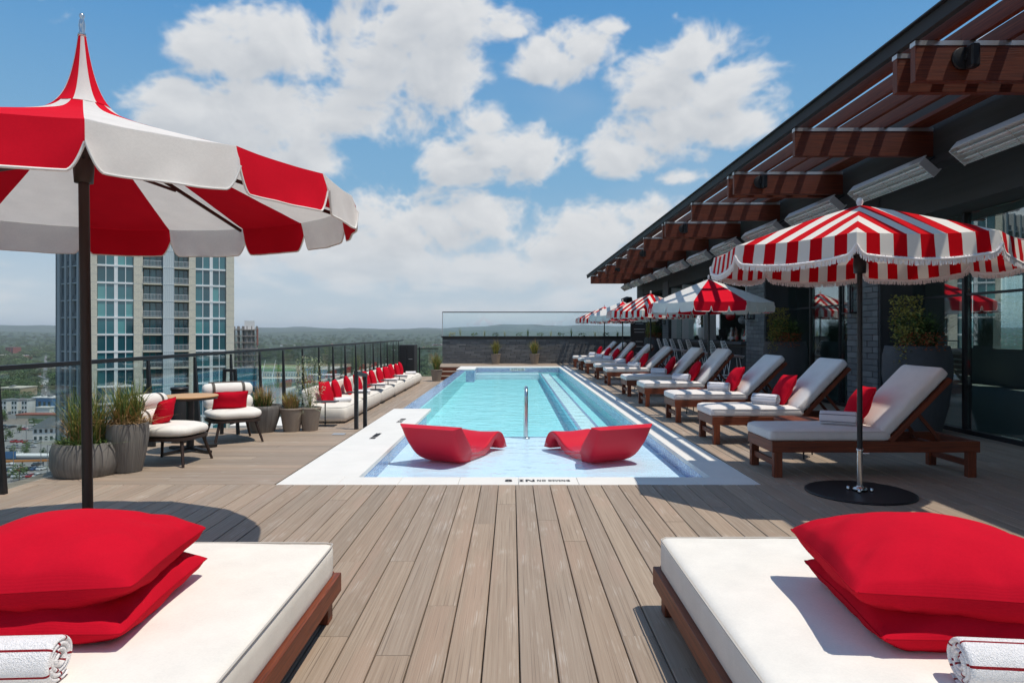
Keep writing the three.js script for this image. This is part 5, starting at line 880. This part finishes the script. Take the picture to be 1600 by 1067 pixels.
function tree(px, py, s, where, m = Math.floor(rnd() * 3)) { const d = far(py), o = thing('city_tree', `leafy ${['mid green', 'dark green', 'bright green'][m]} tree ${where}`, 'tree', [gx(px, d), GY, -d], rr(0, 6), `${['mid', 'dark', 'bright'][m]} green trees ${where}`); mesh('trunk', trunkG, bark, o); mesh('crown', pick(crownG), crownM[m], o); o.scale.set(s * rr(0.9, 1.2), s, s * rr(0.9, 1.2)); }
for (let i = 0; i < 9; i++) tree(rr(0, 78), pick([666, 676, 705, 716, 726]), rr(0.45, 0.75), 'standing among the parked cars');
tree(29, 752, 0.85, 'in the parking lot', 2); tree(88, 742, 0.7, 'behind the pots'); tree(8, 690, 0.8, 'at the edge of the lot'); 
for (let i = 0; i < 10; i++) tree(rr(-4, 46), rr(622, 632), rr(0.8, 1.15), 'below the tan apartment house');
for (let i = 0; i < 8; i++) tree(rr(80, 100), rr(604, 640), rr(0.8, 1.2), 'right of the road leading away');
for (let i = 0; i < 12; i++) tree(rr(20, 60), rr(604, 618), rr(0.9, 1.3), 'between the terrace and the road');
for (let i = 0; i < 8; i++) tree(rr(-4, 12), rr(652, 664), rr(0.5, 0.8), 'by the row houses');
{ // the wooded land between the buildings reads as one mass
  const mats = [], c = new THREE.Color(), cols = [], q = new THREE.Quaternion(), roads = (px, py) => (py > 556 && px > 66 - (py - 556) * 0.12 && px < 73 + (py - 556) * 0.12);
  for (let i = 0; i < 9000; i++) {
    const py = 524 + Math.pow(rnd(), 2.2) * 100, px = rnd() < 0.8 ? rr(-60, 720) : rr(-300, 1500), d = far(py); if (roads(px, py) || (px > 360 && px < 570 && py > 588) || (px > 400 && px < 480 && py > 568) || (py > 618 && px < 110)) continue;
    if (d > 420 && N3(px / 38, py / 6, 3) + (py < 560 ? 0.32 : 0.14) < 0) continue;
    const x = gx(px, d), s = rr(0.9, 1.5) * (1 + d / 5200), r = Math.hypot(x, d), hill = sstep(2600, 8000, r) * (62 + 90 * fbm(x / 2300 + 7, 1.3, -d / 2300, 4));
    if (d > 5200) continue;
    mats.push(new THREE.Matrix4().compose(V(x, GY + Math.max(0, hill) - 1.4 * s, -d), q.clone().setFromEuler(new THREE.Euler(0, rr(0, 6), 0)), V(s * rr(1, 1.5), s, s * rr(1, 1.5))));
    const k = rr(0.7, 1.25); cols.push(c.clone().setRGB(0.085 * k, 0.125 * k * rr(0.9, 1.15), 0.045 * k));
  }
  const im = new THREE.InstancedMesh(crownG[0], S([1, 1, 1], 0.85, { side: THREE.DoubleSide }), mats.length); im.name = 'woodland'; im.castShadow = im.receiveShadow = true; mats.forEach((m, i) => { im.setMatrixAt(i, m); im.setColorAt(i, cols[i]); });
  im.userData = { kind: 'stuff', label: 'dense green woodland spreading to the hills', category: 'woodland' }; scene.add(im);
}

// ---------- apartment tower ----------
const TG = [0, 1, 2].map(i => Ph([[0.035, 0.17, 0.20], [0.015, 0.09, 0.115], [0.10, 0.33, 0.34]][i], 0.06, { ior: 1.9 }));
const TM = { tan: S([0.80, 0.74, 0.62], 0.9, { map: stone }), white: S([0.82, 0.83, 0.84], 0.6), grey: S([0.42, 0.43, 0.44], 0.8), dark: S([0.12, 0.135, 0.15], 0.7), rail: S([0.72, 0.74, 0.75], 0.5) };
const tower = thing('apartment_tower', 'tall apartment tower with tan piers, teal windows and balconies behind the railing', 'building', [-72.3, GY, -117], 0.5277);
const FH = 3.0, y0 = 1.0 - GY - 18 * FH, NF = 25, TH = y0 + NF * FH;
{ const s = new THREE.Shape([[0, 0.0], [23, 0.0], [23, 15], [-7.5, 15], [-7.2, 10.5]].map(p => new THREE.Vector2(p[0], p[1]))); // plan: x along the front, y to the back
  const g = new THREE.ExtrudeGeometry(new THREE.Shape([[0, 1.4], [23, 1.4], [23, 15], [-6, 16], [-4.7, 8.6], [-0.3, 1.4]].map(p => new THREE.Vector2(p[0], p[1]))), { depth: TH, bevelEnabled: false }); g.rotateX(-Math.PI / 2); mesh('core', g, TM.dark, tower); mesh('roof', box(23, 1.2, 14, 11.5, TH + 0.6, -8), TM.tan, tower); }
for (const [a, b] of [[0, 0.97], [6.46, 7.9], [15.3, 16.4], [21.6, 23]]) { mesh('pier', metric(span(a, b, 0, TH, -1.39, 0.35)), TM.tan, tower); for (let f = 0; f < NF * 2; f++) mesh('pier_joint', span(a - 0.01, b + 0.01, y0 + f * 1.5 - 0.04, y0 + f * 1.5, 0.345, 0.36), TM.grey, tower); }
const paneG = {}; const pane = (w, h) => paneG[w.toFixed(2) + h.toFixed(2)] ??= new THREE.BoxGeometry(w, h, 0.08);
for (const [a, b] of [[0.97, 6.46], [16.4, 21.6]]) {
  const w = (b - a), xs = [0, 0.235, 0.47, 0.55, 0.775, 1];
  for (let f = 0; f < NF; f++) { const y = y0 + f * FH; mesh('spandrel', span(a, b, y - 0.16, y + 0.16, -1.38, 0.16), TM.white, tower);
    for (const [i, j] of [[0, 1], [1, 2], [3, 4], [4, 5]]) { const pw = (xs[j] - xs[i]) * w - 0.12, m = mesh('pane', pane(pw, FH - 0.34), f > 20 && rnd() < 0.4 ? TG[1] : f < 18 && f > 14 ? TG[rnd() < 0.6 ? 1 : 0] : TG[rnd() < 0.55 ? 0 : rnd() < 0.5 ? 2 : 1], tower); m.position.set(a + (xs[i] + xs[j]) / 2 * w, y + FH / 2, -0.04); } }
  for (const x of xs.slice(1, -1)) mesh('mullion', span(a + x * w - 0.06, a + x * w + 0.06, 0, TH, -0.02, 0.12), TM.white, tower); mesh('mullion', span(a + 0.475 * w, a + 0.545 * w, 0, TH, -0.05, 0.1), TM.white, tower);
}
const railBars = w => { const g = [box(w, 0.06, 0.05, 0, 1.05, 0), box(w, 0.05, 0.05, 0, 0.12, 0)]; for (let x = -w / 2; x <= w / 2 + 0.01; x += w / Math.round(w / 0.22)) g.push(box(0.035, 0.95, 0.03, x, 0.58, 0)); return merge(g); };
const rails = [railBars(3.1), railBars(2.45)];
[[7.9, 11.06], [12.8, 15.3]].forEach(([a, b], k) => { for (let f = 0; f < NF; f++) { const y = y0 + f * FH; mesh('balcony_slab', span(a, b, y - 0.12, y + 0.1, -1.38, 0.6), TM.tan, tower); const r = mesh('balcony_railing', rails[k], TM.rail, tower); r.position.set((a + b) / 2, y + 0.1, 0.55);
  for (const [i, m] of [[0.2, 0], [0.52, 2], [0.82, 1]]) { const p = mesh('balcony_door', pane((b - a) * 0.27, FH - 0.5), TG[m === 2 ? 0 : m], tower); p.position.set(a + (b - a) * i, y + FH / 2 - 0.1, -1.33); } } });
mesh('glass_strip', span(11.06, 12.8, 0, TH, -1.38, 0.9), S([0.56, 0.63, 0.66], 0.35), tower); for (let i = 0; i < 6; i++) mesh('strip_fin', span(11.1 + i * 0.33, 11.16 + i * 0.33, 0, TH, 0.9, 1.0), TM.white, tower); for (let f = 0; f < NF; f++) mesh('strip_band', span(11.07, 12.79, y0 + f * FH - 0.05, y0 + f * FH + 0.05, 0.9, 0.96), TM.rail, tower);
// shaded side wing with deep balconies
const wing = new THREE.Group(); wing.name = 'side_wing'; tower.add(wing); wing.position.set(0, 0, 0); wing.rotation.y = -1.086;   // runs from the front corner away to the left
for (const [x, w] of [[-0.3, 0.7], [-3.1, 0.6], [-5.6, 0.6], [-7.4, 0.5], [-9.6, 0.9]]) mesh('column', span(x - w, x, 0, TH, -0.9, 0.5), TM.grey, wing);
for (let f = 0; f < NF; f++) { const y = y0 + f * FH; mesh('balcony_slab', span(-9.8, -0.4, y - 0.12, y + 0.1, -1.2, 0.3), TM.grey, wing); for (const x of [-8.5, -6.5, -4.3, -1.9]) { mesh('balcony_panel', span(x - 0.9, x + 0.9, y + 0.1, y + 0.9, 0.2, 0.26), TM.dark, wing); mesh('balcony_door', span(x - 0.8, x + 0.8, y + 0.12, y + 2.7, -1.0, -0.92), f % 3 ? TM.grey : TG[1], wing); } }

// ---------- tower under construction farther off ----------
const con = thing('construction_tower', 'unfinished concrete tower with open floors behind the apartment tower', 'building', [gx(383, 380), GY, -380], 0.3);
for (let f = 0; f < 17; f++) { const y = 2 + f * 3.5; mesh('floor_slab', box(12.6, 0.5, 12, 0, y, 0), S([0.30, 0.26, 0.235], 0.9), con); if (f < 10) mesh('facade_glass', box(12.4, 2.9, 0.2, 0, y + 1.75, 5.9), f % 3 === 1 ? CM.blue : TG[1], con); }
for (const x of [-6, -3.6, -1.2, 1.2, 3.6, 6]) for (const z of [-5.5, 0, 5.4]) mesh('column', box(0.5, 60, 0.5, x, 30, z), S([0.26, 0.23, 0.21], 0.9), con);
mesh('lift_core', box(5, 63, 5, 2, 31.5, -2), CM.white, con); mesh('safety_screen', box(0.3, 9, 11, 6.3, 54, 0), CM.brick, con);
renderer.render(scene, camera);
